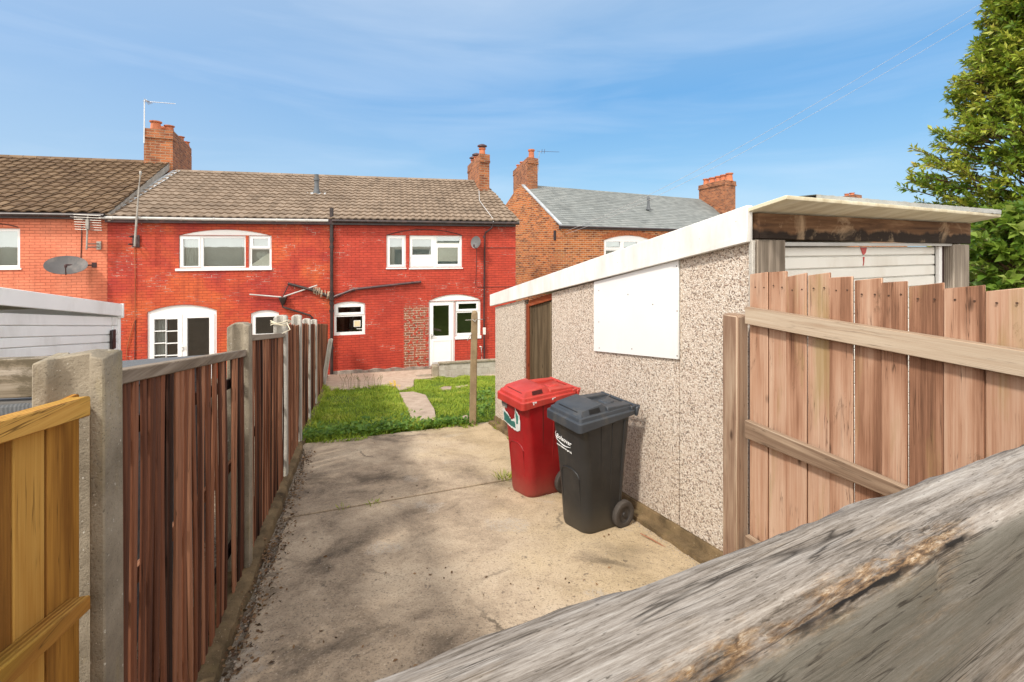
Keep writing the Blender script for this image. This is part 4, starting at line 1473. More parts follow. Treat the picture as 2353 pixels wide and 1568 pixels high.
# over the door, joint backing, far end and far side
m.box(.0, XF, -.12, -.085, wz(XF, -.1), min(ztn, ztf) - .3, off=(0, 0, 0))
EW = eu(2223)
ev = SF.I.to_3x3() @ (EF.M.to_3x3() @ Vector((1, 0, 0)))
q = ev * EW
def para(x, k):
    return (x + q.x * k, q.y * k)
pf0, pf1 = para(XF - .1, 0.03), para(XF - .1, 1)
pf2, pf3 = para(XF, 1), para(XF, 0.03)
m.hexa([(*pf0, wz(XF, -.1)), (*pf1, wz(XF, -.1)), (*pf2, wz(XF, -.1)), (*pf3, wz(XF, -.1)), (*pf0, ztf), (*pf1, ztf), (*pf2, ztf), (*pf3, ztf)], off=(0, 0, 0))
pr0, pr1 = para(0.05, .97), para(XF - .1, .97)
pr2, pr3 = para(XF - .1, 1), para(.05, 1)
m.hexa([(*pr0, zbn - .4), (*pr1, wz(XF, -.1)), (*pr2, wz(XF, -.1)), (*pr3, zbn - .4), (*pr0, ztn), (*pr1, ztf), (*pr2, ztf), (*pr3, ztn)], off=(0, 0, 0))
m.build('wall', 'pebble', gar)
m = MB(SF)                                             # concrete plinth and kerb along the foot
n_ = 90
vv = []
for k in range(n_ + 1):
    x = lerp(-.05, XF, k / n_)
    gzl = SF.l(gp((SF.M @ Vector((x, .1, 0))).x, (SF.M @ Vector((x, .1, 0))).y)).z
    f0 = wz(x, 0)
    j = .016 * mnoise.noise(Vector((x * 7, 0, 3))) + .008 * mnoise.noise(Vector((x * 23, 4, 3)))
    step = min(.075, max(.03, (f0 - gzl) * .5))
    vv += [(x, -.1, f0 + .01), (x, .022 + j, f0 - .004 + j), (x, .034 + j, gzl + step - .012 + j), (x, .125 + j, gzl + step - .012 + j * .6), (x, .135 + j, gzl - .05)]
m.add(vv, [(5 * k + a_, 5 * k + 5 + a_, 5 * k + 6 + a_, 5 * k + 1 + a_) for k in range(n_) for a_ in range(4)], off=(0, 0, 0))
m.build('plinth', 'plinth_conc', gar, fix=False)
m = MB(SF)                                             # white fascia along the eaves
fx0, fx1 = su(1807), su(1133)
def fz(x, px_t):
    return x
zt0, zt1 = sz(1733, 470, .06), sz(1133, 680, .06)
zb0, zb1 = sz(1733, 556, .06), sz(1133, 707, .06)
m.hexa([(0.0, .012, zb0), (fx1, .012, zb1), (fx1, .06, zb1), (0.0, .06, zb0), (0.0, .012, zt0), (fx1, .012, zt1), (fx1, .06, zt1), (0.0, .06, zt0)], bev=.004, off=(0, 0, 0))
m.hexa([(-.0, .06, zb0 + .002), (su(1556), .06, lerp(zb0, zb1, su(1556) / fx1) + .001), (su(1556), .066, lerp(zb0, zb1, su(1556) / fx1) + .001), (-.0, .066, zb0 + .002),
        (-.0, .06, zb0 + .055), (su(1556), .06, lerp(zb0, zb1, su(1556) / fx1) + .006), (su(1556), .066, lerp(zb0, zb1, su(1556) / fx1) + .006), (-.0, .066, zb0 + .055)], off=(0, 0, 0))
m.build('fascia', 'fascia', gar)
m = MB(SF)
m.box(-.012, .018, .004, .03, zbn + .02, ztn, bev=.003)
m.build('corner_trim', 'post_lime', gar)
m = MB(SF)                                             # white board over the window
xa, xb = su(1563), su(1368.5)
m.hexa([(xa, .004, sz(1563, 828, .02)), (xb, .004, sz(1369, 809, .02)), (xb, .022, sz(1369, 809, .02)), (xa, .022, sz(1563, 828, .02)), (xa, .004, wz(xa, 1) - .005), (xb, .004, wz(xb, 1) - .005), (xb, .022, wz(xb, 1) - .005), (xa, .022, wz(xa, 1) - .005)], bev=.003)
wbo = m.build('window_board', 'white_board', gar)
M['board_nail'] = plain('board_nail', (.12, .09, .07), .7, .2)
for (px_, py_) in ((1376, 668), (1376, 740), (1377, 800), (1443, 677), (1452, 802), (1555, 612), (1556, 715), (1556, 818), (1500, 700)):
    p_ = SF.y(px_, py_, .0225)
    m = MB(SF)
    m.lathe((p_.x, .022, p_.z), [(.006, 0), (.005, .003)], 8, axis='y')
    m.build('nail_head', 'board_nail', wbo)
M['door_olive'] = wood('olive_door_paint', [(0.3, (0.07, 0.048, 0.026)), (0.5, (0.125, 0.088, 0.05)), (0.7, (0.18, 0.135, 0.08))], dirt=(0.05, 0.035, 0.02), dirt_at=.58)
M['rust'] = wood('rusty_red_paint', [(0.3, (0.16, 0.03, 0.012)), (0.5, (0.26, 0.06, 0.02)), (0.7, (0.33, 0.11, 0.05))], dirt=(0.5, 0.45, 0.4), dirt_at=.6)
m = MB(SF)
zd0, zd1 = wz(xd0, -.02), wz(xd1, -.02)
m.hexa([(xd0, -.075, zd0), (xd1 - .13, -.075, zd1), (xd1 - .13, -.045, zd1), (xd0, -.045, zd0), (xd0, -.075, wz(xd0, .955)), (xd1 - .13, -.075, wz(xd1, .955)), (xd1 - .13, -.045, wz(xd1, .955)), (xd0, -.045, wz(xd0, .955))], grain='z')
for xx in (xd0 + .07, xd1 - .2):
    m.hexa([(xx, -.045, zd0), (xx + .05, -.045, zd0), (xx + .05, -.03, zd0), (xx, -.03, zd0), (xx, -.045, wz(xx, .94)), (xx + .05, -.045, wz(xx, .94)), (xx + .05, -.03, wz(xx, .94)), (xx, -.03, wz(xx, .94))], grain='z')
dr = m.build('door', 'door_olive', gar)
m = MB(SF)
m.hexa([(xd1 - .125, -.075, zd1), (xd1 - .045, -.075, zd1), (xd1 - .045, -.01, zd1), (xd1 - .125, -.01, zd1), (xd1 - .125, -.075, wz(xd1, .97)), (xd1 - .045, -.075, wz(xd1, .97)), (xd1 - .045, -.01, wz(xd1, .97)), (xd1 - .125, -.01, wz(xd1, .97))], grain='z', bev=.006)
m.hexa([(xd0, -.07, wz(xd0, .956)), (xd1 - .13, -.07, wz(xd1, .956)), (xd1 - .13, -.012, wz(xd1, .956)), (xd0, -.012, wz(xd0, .956)), (xd0, -.07, wz(xd0, .997)), (xd1 - .13, -.07, wz(xd1, .997)), (xd1 - .13, -.012, wz(xd1, .997)), (xd0, -.012, wz(xd0, .997))])
m.build('door_frame', 'rust', dr)
# door end
M['grey_timber'] = wood('grey_timber', [(0.3, (0.13, 0.105, 0.08)), (0.5, (0.27, 0.225, 0.18)), (0.7, (0.40, 0.35, 0.29))], dirt=(0.12, .09, .06), dirt_at=.66)
t = NT('stained_header')
g = t.attr()
base = t.ramp(t.noise(t.vmul(g, (1.2, 14, 14)), 1, 6, .65, .5), [(.3, (.05, .025, .014)), (.5, (.13, .066, .032)), (.72, (.28, .17, .095))])
sx = t.sep(g)
rotm = t.between(t.math('ADD', sx[2], t.math('MULTIPLY', t.math('SUBTRACT', t.noise(t.vmul(g, (1, 1, .5)), 4.5, 4, .6), .5), .16)), -9, .06, .012)
c = t.mix(rotm, base, (.022, .014, .010))
c = t.mix(t.ramp(t.noise(g, 3.5, 6, .7, .6), [(.56, 0.0), (.7, .7)]), c, (.42, .30, .19))
M['header'] = t.done(c, .85, t.bump(t.noise(t.vmul(g, (3, 90, 90)), 1, 4), .5, .004), .2)
e0, e1 = eu(1735), eu(2221)
m = MB(EF)
h_b0, h_b1 = ez(1735, 549, -.03), ez(2220, 561, -.03)
h_t0, h_t1 = ez(1735, 489, -.03), ez(2220, 513, -.03)
m.hexa([(e0, -.03, h_b0), (e1, -.03, h_b1), (e1, .03, h_b1), (e0, .03, h_b0), (e0, -.03, h_t0), (e1, -.03, h_t1), (e1, .03, h_t1), (e0, .03, h_t0)], bev=.005, off=(0, 0, -h_b0))
m.build('header_beam', 'header', gar)
zfl = -.3
m = MB(EF)
m.box(e0 + .005, eu(1799), -.02, .06, zfl, h_b0 - .004, grain='z', bev=.006)
m.build('door_post', 'grey_timber', gar)
m = MB(EF)
m.box(eu(2186), e1, -.02, .06, zfl - .2, h_b1 - .004, grain='z', bev=.006)
m.build('door_post', 'grey_timber', gar)
m = MB(EF)
m.box(eu(1801), eu(2187), -.005, .05, ez(1990, 566), ez(1990, 557.5), bev=.003)
m.build('lintel', 'grey_pl', gar)
m = MB(EF)
gd0, gd1 = eu(1801), eu(2168)
zg_t = ez(1990, 568)
ph = ez(1990, 590) - ez(1990, 617)
z_ = zg_t
zl = [ez(1990, 568), ez(1990, 590)]
while zl[-1] > zfl - .1:
    zl.append(zl[-1] - ph)
for a, b_ in zip(zl[:-1], zl[1:]):
    m.box(gd0, gd1, .06, .085, b_ + .007, a, bev=.006)
m.box(gd0, gd1, .08, .1, zl[-1], zg_t)
M['door_white'] = plain('cream_door_paint', (0.72, 0.71, 0.66), 0.4, 0.04, 3, 0.05, dirt=(.58, .53, .45))
gdo = m.build('garage_door', 'door_white', gar)
m = MB(EF)
m.box(gd1 + .004, eu(2175), .03, .06, zfl - .2, ez(2170, 566), bev=.003)
m.build('door_track', 'upvc', gdo)
m = MB(EF)
m.box(eu(2176), eu(2185.5), .05, .09, zfl - .2, ez(2170, 566))
m.build('door_seal', 'cable_bk', gdo)
m = MB(EF)                                             # run of spilt red paint
x_ = eu(2003.6)
m.prism([(x_ - .045, zl[0] - .004), (x_ + .045, zl[0] - .004), (x_ + .025, zl[0] - .05), (x_ + .012, zl[1] + .02), (x_ + .008, zl[1] + .012), (x_ - .008, zl[1] + .012), (x_ - .018, zl[0] - .05)], .056, .0595)
m.prism([(x_ - .006, zl[1] - .004), (x_ + .012, zl[1] - .004), (x_ + .006, zl[1] - .05), (x_ - .002, zl[2] + .02), (x_ - .01, zl[2] + .015), (x_ - .002, zl[1] - .05)], .056, .0595)
m.build('paint_run', plain('red_paint', (.5, .03, .02), .4, .2), gdo)
# roof sheet with its overhang
t = NT('fibre_cement')
g = t.attr()
c = t.ramp(t.noise(t.vmul(g, (1.5, 6, 6)), 1.5, 6, .65), [(.3, (.50, .43, .29)), (.55, (.66, .60, .44)), (.75, (.74, .70, .58))])
c = t.mix(t.ramp(t.noise(g, 5, 5, .7), [(.6, 0.0), (.75, .4)]), c, (.36, .29, .18))
M['fibre'] = t.done(c, .75, t.bump(t.noise(g, 40, 4), .3, .004), .25)
pL = SF.y(1733, 480, .05); pLo = SF.y(1807, 447, .05)
pL = SF.M @ pL; pLo = SF.M @ pLo
Rr = EF.M @ EF.y(2232, 502, 0.0)
ex = (EF.M.to_3x3() @ Vector((1, 0, 0)))
ov = DS * -((pLo - GC).dot(DS) * -1)
ovl = -(SF.y(1807, HY, 0).x)
PR0 = P(2300, 492, 4.02)
far_l = SF.M @ Vector((fx1, .05, zt1))
far_r = far_l + (PR0 - pLo) * 1.0
far_r.z = far_l.z + (PR0.z - pLo.z)
m = MB(SF)
top = [SF.l(p) for p in (pLo, PR0, far_r, far_l)]
m.hexa([p - Vector((0, 0, .028)) for p in top] + [p - Vector((0, 0, .004)) for p in top], bev=.002)
m.build('roof', 'fibre', gar)
m = MB(SF)                                             # rough broken sheet edge lying on the front
A_, B_ = SF.l(P(1876, 457, 2.92)), SF.l(P(2301, 490, 4.0))
n_ = 60
vv = []
for k in range(n_ + 1):
    p = A_.lerp(B_, k / n_)
    r_ = .006 * mnoise.noise(Vector((k * .9, 0, 0)))
    vv += [p + Vector((0, 0, -.008 + r_)), p + Vector((0, 0, .028 + r_)), p + Vector((.25, 0, .03)), p + Vector((.25, 0, 0))]
m.add(vv, [(4 * k + a_, 4 * k + 4 + a_, 4 * k + 4 + (a_ + 1) % 4, 4 * k + (a_ + 1) % 4) for k in range(n_) for a_ in range(4)])
m.build('roof_edge', concrete('grey_sheet', (.30, .31, .30), (.46, .47, .45), (.4, .36, .28), (.62, .62, .6)), gar)

# ------------------------------------------------------------------ white garage, left
LD = Vector((870 - CX, FX, 0)).normalized()
LO = P(276, HY, 8.0); LO.z = gz(8.0)
LF = Fr(LO, math.atan2(LD.y, LD.x))                    # x runs away, visible face looks to -y
lg = thing('white_garage', 'white clad garage with grooved walls behind the concrete post at left', 'garage', LF)
l0 = LF.y(-320, HY).x
def lz(x, y, d=0.0):
    return LF.y(x, y, d).z
m = MB(LF)
M['clad'] = plain('white_cladding', (0.90, 0.90, 0.88), 0.4, 0.03, 2, 0.05, dirt=(.62, .61, .57))
grooves = [lz(200, 726.5), lz(200, 750), lz(200, 772), lz(200, 791), lz(200, 812)]
step = grooves[1] - grooves[2]
while grooves[-1] > -.2:
    grooves.append(grooves[-1] - step)
shz = [0, 0]
for a, b_ in zip(grooves[:-1], grooves[1:]):
    m.box(l0, LF.y(257.5, HY).x, 0, .03, b_ + .012, a, bev=.006)
    m.box(LF.y(259, HY).x, LF.y(271, HY).x, 0, .03, b_ + .012, a, bev=.006)
m.box(l0, -.01, .025, .06, -.3, grooves[0] - .005)
m.box(LF.y(271.5, HY).x, 0, -.012, .06, -.3, grooves[0], bev=.004)
m.box(-.04, .0, .06, 2.6, -.3, grooves[0])
m.box(l0, l0 + .04, .06, 2.6, -.3, grooves[0])
m.box(l0, 0, 2.6, 2.64, -.3, grooves[0])
xr_ = LF.y(200, HY).x
for v_ in m.v:
    v_.z -= .17 * (v_.x - xr_)
m.build('wall', 'clad', lg)
m = MB(LF)
ft0, ft1 = LF.y(0, 660, -.06), LF.y(282, 699, -.06)
fb0, fb1 = LF.y(0, 701, -.06), LF.y(282, 727, -.06)
def ext(a, b_, x):
    return a.z + (b_.z - a.z) * (x - a.x) / (b_.x - a.x)
m.hexa([(l0, -.06, ext(fb0, fb1, l0)), (ft1.x, -.06, fb1.z), (ft1.x, -.015, fb1.z), (l0, -.015, ext(fb0, fb1, l0)), (l0, -.06, ext(ft0, ft1, l0)), (ft1.x, -.06, ft1.z), (ft1.x, -.015, ft1.z), (l0, -.015, ext(ft0, ft1, l0))], bev=.006)
m.box(ft1.x - .012, ft1.x + .03, -.07, 2.6, fb1.z - .03, ft1.z + .005, bev=.006)
m.build('fascia', 'clad', lg)
m = MB(LF)
zt_a, zt_b = ext(ft0, ft1, l0), ft1.z
m.hexa([(l0, -.03, zt_a - .04), (ft1.x, -.03, zt_b - .04), (ft1.x, 2.6, zt_b - .04), (l0, 2.6, zt_a - .04), (l0, -.03, zt_a - .02), (ft1.x, -.03, zt_b - .02), (ft1.x, 2.6, zt_b - .02), (l0, 2.6, zt_a - .02)])
m.build('roof', 'fibre', lg)
m = MB(LF)
m.box(LF.y(251, HY).x, LF.y(259, HY).x, -.05, -.004, lz(255, 803), lz(255, 758.5), bev=.008)
m.build('door_stop', 'black_pl', lg)

# ------------------------------------------------------------------ left boundary: concrete posts and slatted panels
FD = Vector((-0.36, 1, 0)).normalized()
FO = Vector((-0.669, 0, 0.0))
FF = Fr(FO, math.atan2(FD.y, FD.x))                    # x runs away from the camera, yard is on the -y side
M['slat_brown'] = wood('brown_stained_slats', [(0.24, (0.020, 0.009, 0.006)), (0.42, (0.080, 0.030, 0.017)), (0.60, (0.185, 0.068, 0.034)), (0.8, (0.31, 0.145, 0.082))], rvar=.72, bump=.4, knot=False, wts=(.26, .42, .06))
M['slat_shade'] = wood('shaded_rear_slats', [(0.3, (0.010, 0.005, 0.004)), (0.5, (0.026, 0.011, 0.007)), (0.75, (0.055, 0.024, 0.015))], knot=False, bump=.4)  # rear slats coloured near black to stand for shade in the gaps
M['cap_grey'] = wood('grey_capping', [(0.3, (0.10, 0.075, 0.055)), (0.5, (0.21, 0.165, 0.125)), (0.7, (0.30, 0.25, 0.2))], spec=.06, rough=.95, dirt=(.1, .06, .04), dirt_at=.62)

def ffx(px):
    return FF.y(px, HY, 0).x

def conc_post(label, s0, zt, zb, width=.14, depth=.115, mat='post_conc', lean=(0, 0), rough=0.0, group='concrete fence posts along the left boundary'):
    wpos = FF.M @ Vector((s0, width / 2, 0))
    fr = Fr((wpos.x, wpos.y, zb + .12), math.atan2(FD.y, FD.x))
    t_ = thing('concrete_post', label, 'post', fr, group)
    w2, d2 = width / 2, depth
    fl = .034
    sec = [(0, -w2), (0, -w2 + fl), (.03, -w2 + fl + .012), (.03, w2 - fl - .012), (0, w2 - fl), (0, w2), (d2, w2), (d2, w2 - fl), (d2 - .03, w2 - fl - .012), (d2 - .03, -w2 + fl + .012), (d2, -w2 + fl), (d2, -w2)]
    h = zt - zb - .12
    mb = MB(fr)
    nz = 10 if not rough else 26
    v, f = [], []
    n = len(sec)
    for k in range(nz + 1):
        kk = k / nz
        for (x, y) in sec:
            z = -.12 + (h + .12) * kk
            if k == nz:
                z += -.03 * abs(y) / w2 * (1.0 if not rough else .4) + .012
                if rough:
                    z += rough * mnoise.noise(Vector((x * 40, y * 40, 3)))
            v.append((x * (1 - .02 * kk) + lean[0] * kk, y * (1 - .06 * kk) + lean[1] * kk, z))
    for k in range(nz):
        for j in range(n):
            f.append((k * n + j, k * n + (j + 1) % n, (k + 1) * n + (j + 1) % n, (k + 1) * n + j))
    b = nz * n
    f.append([b + j for j in (0, 1, 2, 9, 10, 11)][::-1])
    f.append([b + j for j in (2, 3, 8, 9)][::-1])
    f.append([b + j for j in (3, 4, 5, 6, 7, 8)][::-1])
    mb.add(v, f, off=(RN.uniform(0, 9), RN.uniform(0, 9), RN.uniform(0, 9)), bev=0.004)
    mb.build('shaft', mat, t_)
    return t_

def pz(x, y, d=0.0):
    return FF.y(x, y, d).z
posts = [
    ('nearest thick concrete post, lichened, with a worn crumbling top beside yellow boards', 244, 822, 1568 + 250, .165, .012),
    ('second concrete post from the camera, joining the broken slat panel and the next', 574, 744, 1354, .14, 0),
    ('slim concrete post with string tied round its top, third from the camera', 660, 726, 1116, .14, 0),
    ('fourth concrete post from the camera, yellow lichen on its pointed top', 693, 725, 1030, .14, 0),
    ('fifth concrete post from the camera, where the lawn begins', 713.5, 733, 985, .14, 0),
    ('sixth concrete post from the camera, before the longest far panel', 728.5, 735, 945, .14, 0)]
S = []
for i, (lb, x, yt, yb, wd, rg) in enumerate(posts):
    s0 = ffx(x)
    S.append(s0)
    zt = pz(x, yt)
    wy = (FF.M @ Vector((s0, 0, 0))).y
    conc_post(lb, s0, zt, gz(wy) - .15, wd, .115, 'post_conc' if i < 2 else 'post_lime', (0, 0), rg)
s7 = ffx(746)
w7 = (FF.M @ Vector((s7, 0, 0))).y
conc_post('pale concrete post leaning over by the soil pipe, last of the fence', s7, pz(757, 738), gz(w7) - .15, .13, .11, 'post_lime', (.12, -.22))
# string on the third post
m = MB(FF)
zs_ = pz(660, 745)
for k in range(3):
    r_ = .09
    pts = [(S[2] + .05 + r_ * math.cos(a), .07 + r_ * math.sin(a) * 1.1, zs_ + .015 * k + .012 * math.sin(3 * a + k)) for a in np.linspace(0, 2 * math.pi, 16)]
    m.tube(pts, .006, 5)
m.tube([(S[2] - .03, .0, zs_ + .02), (S[2] - .2, -.05, zs_ - .03), (S[2] - .28, .03, zs_ - .06)], .005, 5)
tag(m.build('string', plain('pale_string', (.55, .5, .38), .9, .1)), 'loop of pale string tied round the top of the third concrete post', 'string')

def panel(label, sA, sB, ztA, ztB, zbA, zbB, cap, nsl=None, missing=(), seed=0, sw=.064):
    wp = FF.M @ Vector((sA, .05, 0))
    fr = Fr((wp.x, wp.y, zbA), math.atan2(FD.y, FD.x))
    t_ = thing('fence_panel', label, 'fence panel', fr, 'brown slatted panels of the left fence')
    L = sB - sA
    n = nsl or max(4, round(L / sw))
    ztA, ztB, zbB_ = ztA - zbA, ztB - zbA, zbB - zbA
    r = random.Random(seed)
    mb = MB(fr)
    pit = L / n
    ct = .05 if cap else 0.0
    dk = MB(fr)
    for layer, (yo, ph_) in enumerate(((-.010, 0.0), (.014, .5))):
        for i in range(n):
            if layer == 0 and i in missing:
                continue
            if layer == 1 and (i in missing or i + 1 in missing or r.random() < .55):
                continue
            x = pit * (i + .5 + ph_)
            if x > L - pit * .3:
                continue
            wdt = pit * (r.uniform(.52, .74) if layer == 0 else r.uniform(.40, .62))
            ln = r.uniform(-.022, .022)
            bow = r.uniform(-.014, .014)
            zb0 = lerp(0, zbB_, x / L) + r.uniform(-.02, .02)
            zt0 = lerp(ztA, ztB, x / L) - ct + (r.uniform(-.012, .012) if not cap else .01)
            th = r.uniform(.8, 1.15)
            sec = [(-.5, .35), (-.5, -.5), (-.40, -.92), (-.1, -1.08), (.3, -1.0), (.44, -.8), (.5, -.4), (.5, .35)]
            ns_ = len(sec)
            v, f = [], []
            nk = 8
            wob = r.uniform(0, 9)
            for k in range(nk + 1):
                kk = k / nk
                for (a, b_) in sec:
                    v.append((x + a * wdt * (1 + .06 * math.sin(kk * 7 + wob)) + ln * (kk - .5) + bow * math.sin(kk * math.pi), yo + b_ * .009 * th + .005 * math.sin(kk * 4 + wob), lerp(zb0, zt0, kk)))
            for k in range(nk):
                for j in range(ns_):
                    f.append((k * ns_ + j, k * ns_ + (j + 1) % ns_, (k + 1) * ns_ + (j + 1) % ns_, (k + 1) * ns_ + j))
            f.append([nk * ns_ + j for j in range(ns_)])
            f.append(list(range(ns_))[::-1])
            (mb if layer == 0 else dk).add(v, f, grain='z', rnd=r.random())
    mb.build('slats', 'slat_brown', t_)
    dk.build('backing_slats', 'slat_shade', t_)
    if cap:
        mb = MB(fr)
        mb.hexa([(0, -.032, ztA - .045), (L, -.032, ztB - .045), (L, .045, ztB - .045), (0, .045, ztA - .045), (0, -.032, ztA), (L, -.032, ztB), (L, .045, ztB), (0, .045, ztA)], bev=.004)
        mb.build('cap_rail', 'cap_grey', t_)
    mb = MB(fr)
    for q_ in (.14, .5, .86):
        za, zb = lerp(0, ztA, q_), lerp(zbB_, ztB, q_)
        mb.hexa([(0, .03, za - .03), (L, .03, zb - .03), (L, .05, zb - .03), (0, .05, za - .03), (0, .03, za + .03), (L, .03, zb + .03), (L, .05, zb + .03), (0, .05, za + .03)])
    mb.build('back_rail', 'slat_brown', t_)
    return t_

dpl = .05
def panel_px(label, i, xA, ytA, xB, ytB, ybA, ybB, cap, **k):
    sA = S[i] + .118 if i < 6 else 0
    sB = (S[i + 1] - .004) if i < 5 else ffx(755.2)
    def at(x, y, s):
        # height read at a pixel, carried along the line of the panel
        return FF.y(x, y, dpl)
    a, b_ = at(xA, ytA, sA), at(xB, ytB, sB)
    c_, d_ = at(xA, ybA, sA), at(xB, ybB, sB)
    def ex_(p, q, s):
        return p.z + (q.z - p.z) * (s - p.x) / (q.x - p.x)
    return panel(label, sA, sB, ex_(a, b_, sA), ex_(a, b_, sB), ex_(c_, d_, sA), ex_(c_, d_, sB), cap, **k)
def ground_py(x):
    p = FF.M @ FF.y(x, HY, dpl)
    z = gz(p.y) + .045
    return HY + (CZ - z) / p.y * FX
panel_px('nearest brown slatted fence panel, with a missing slat and a grey capping rail', 0, 292, 846.5, 560, 804, ground_py(292), ground_py(560), True, missing=(22, 23), seed=3)
panel_px('second brown slatted panel from the camera, lower than its posts and capped grey', 1, 583, 769.5, 650, 766, ground_py(583), ground_py(650), True, seed=5)
panel_px('uncapped brown slatted panel beyond the post tied with string', 2, 662, 746.5, 687, 749, ground_py(662), ground_py(687), False, seed=7)
panel_px('short brown slatted panel between the fourth and fifth concrete posts', 3, 696, 744, 710, 746, ground_py(696), ground_py(710), False, seed=9)
panel_px('short brown slatted panel between the fifth and sixth concrete posts', 4, 715, 746, 725, 746, ground_py(715), ground_py(725), False, seed=11)
panel_px('farthest and longest brown slatted panel, ending at the leaning post', 5, 730, 745, 752, 746, ground_py(730), ground_py(745), False, seed=13)
# rough concrete footing strip under the panels
m = MB(FF)
n_ = 120
vv = []
for k in range(n_ + 1):
    s_ = lerp(-.5, s7, k / n_)
    Y_ = (FF.M @ Vector((s_, 0, 0))).y
    z0 = gz(Y_)
    j, j2 = .03 * mnoise.noise(Vector((s_ * 3, 0, 1))), .025 * mnoise.noise(Vector((s_ * 6, 5, 1)))
    vv += [(s_, -.050 + j * .8, z0 - .05), (s_, -.034 + j * .8, z0 + .03 + j2), (s_, .0, z0 + .05 + j2), (s_, .16, z0 + .05), (s_, .17, z0 - .05)]
m.add(vv, [(5 * k + a_, 5 * k + 5 + a_, 5 * k + 6 + a_, 5 * k + 1 + a_) for k in range(n_) for a_ in range(4)], off=(0, 0, 0))
tag(m.build('kerb', 'plinth_conc', fix=False), kind='structure')

# ------------------------------------------------------------------ yellow boarded fence at the left edge
YD = Vector((900 - CX, FX, 0)).normalized()
YO = P(204, HY, 1.24); YO.z = gz(1.24)
YF = Fr(YO, math.atan2(-YD.y, -YD.x))                  # x runs towards the camera, boards behind (+y is to the right)
YF = Fr(YO, math.atan2(YD.y, YD.x))                    # x negative comes towards the camera; yard side is -y
M['new_wood'] = wood('yellow_new_timber', [(0.3, (0.22, 0.092, 0.016)), (0.5, (0.42, 0.20, 0.036)), (0.7, (0.55, 0.31, 0.075))], rvar=.2, bump=.35, green=(.33, .22, .03))
yf = thing('boarded_fence', 'fresh yellow timber boarded fence at the left edge beside the thick concrete post', 'fence', YF)
m = MB(YF)
def yx(px, d):
    return YF.y(px, HY, d).x
bx = [yx(180, .03), yx(100, .03), yx(23, .03), yx(-70, .03), yx(-190, .03), yx(-360, .03)]
zt_y = YF.y(100, 970, .03).z
for a, b_ in zip(bx[:-1], bx[1:]):
    m.box(b_ + .003, a - .003, .025, .045, -.2, zt_y + .03, grain='z', bev=.003)
m.build('boards', 'new_wood', yf)
for (p0, p1, q0, q1) in (((0, 969), (207, 910.6), (0, 1022), (207, 956)), ((0, 1540), (214, 1362), (0, 1600), (218, 1391))):
    m = MB(YF)
    a, b_, c_, d_ = [YF.y(*p, -.025) for p in (p0, p1, q0, q1)]
    xE = yx(-420, -.025)
    xN = yx(209, -.025)
    z0, z1 = ext(a, b_, xE), ext(a, b_, xN)
    w0, w1_ = ext(c_, d_, xE), ext(c_, d_, xN)
    m.hexa([(xE, -.025, w0), (xN, -.025, w1_), (xN, .024, w1_), (xE, .024, w0), (xE, -.025, z0), (xN, -.025, z1), (xN, .024, z1), (xE, .024, z0)], bev=.003)
    m.build('rail', 'new_wood', yf)

# old lichened board behind the post
OF = Fr((P(110, HY, 1.75).x, 1.75, gz(1.75)), math.radians(8))
M['old_board'] = wood('lichened_board', [(0.3, (0.08, 0.062, 0.042)), (0.5, (0.21, 0.17, 0.12)), (0.75, (0.42, 0.37, 0.31))], dirt=(.085, .068, .042), dirt_at=.47, knot=False)
of = thing('timber_fence', 'old lichened grey timber boards behind the thick concrete post, against the white garage', 'fence', OF)
m = MB(OF)
x1, x0 = OF.y(170, HY).x, OF.y(-420, HY).x
m.box(x0, x1, 0, .04, OF.y(60, 915).z, OF.y(60, 824).z, bev=.006)
m.build('top_board', 'old_board', of)
m = MB(OF)
m.box(x0, x1, .012, .04, 0, OF.y(60, 915).z - .012, bev=.004)
m.build('lower_board', wood('dark_grey_board', [(0.3, (0.06, .055, .05)), (.5, (.1, .095, .09)), (.7, (.15, .14, .13))], knot=False), of)

# grey lidded box behind the slats
QF = Fr(FF.M @ Vector((1.6, .9, 0)), math.atan2(FD.y, FD.x))
q = FF.y(380, 824, .5)
zq = q.z
bx_ = thing('storage_box', 'long low grey garden box just behind the nearest slatted panel', 'storage box', QF)
m = MB(QF)
zA, zB = FF.y(292, 832, .45).z, FF.y(478, 817, .45).z
xA_, xB_ = FF.y(292, 832, .45).x - 1.6, FF.y(478, 817, .45).x - 1.6
m.hexa([(xA_ - .6, -.45, zA - 1.9), (xB_, -.45, zB - 1.9), (xB_, .3, zB - 1.9), (xA_ - .6, .3, zA - 1.9), (xA_ - .6, -.45, zA - .05), (xB_, -.45, zB - .05), (xB_, .3, zB - .05), (xA_ - .6, .3, zA - .05)], bev=.01)
M['slate_paint'] = wood('slate_grey_paint', [(0.3, (0.10, .105, .11)), (.5, (.145, .15, .155)), (.7, (.19, .195, .2))], knot=False, bump=.2)
m.build('body', 'slate_paint', bx_)
m = MB(QF)
m.hexa([(xA_ - .63, -.48, zA - .048), (xB_ + .03, -.48, zB - .048), (xB_ + .03, .33, zB - .048), (xA_ - .63, .33, zA - .048), (xA_ - .63, -.48, zA - .0), (xB_ + .03, -.48, zB), (xB_ + .03, .33, zB), (xA_ - .63, .33, zA)], bev=.01)
m.build('lid', 'slate_paint', bx_)

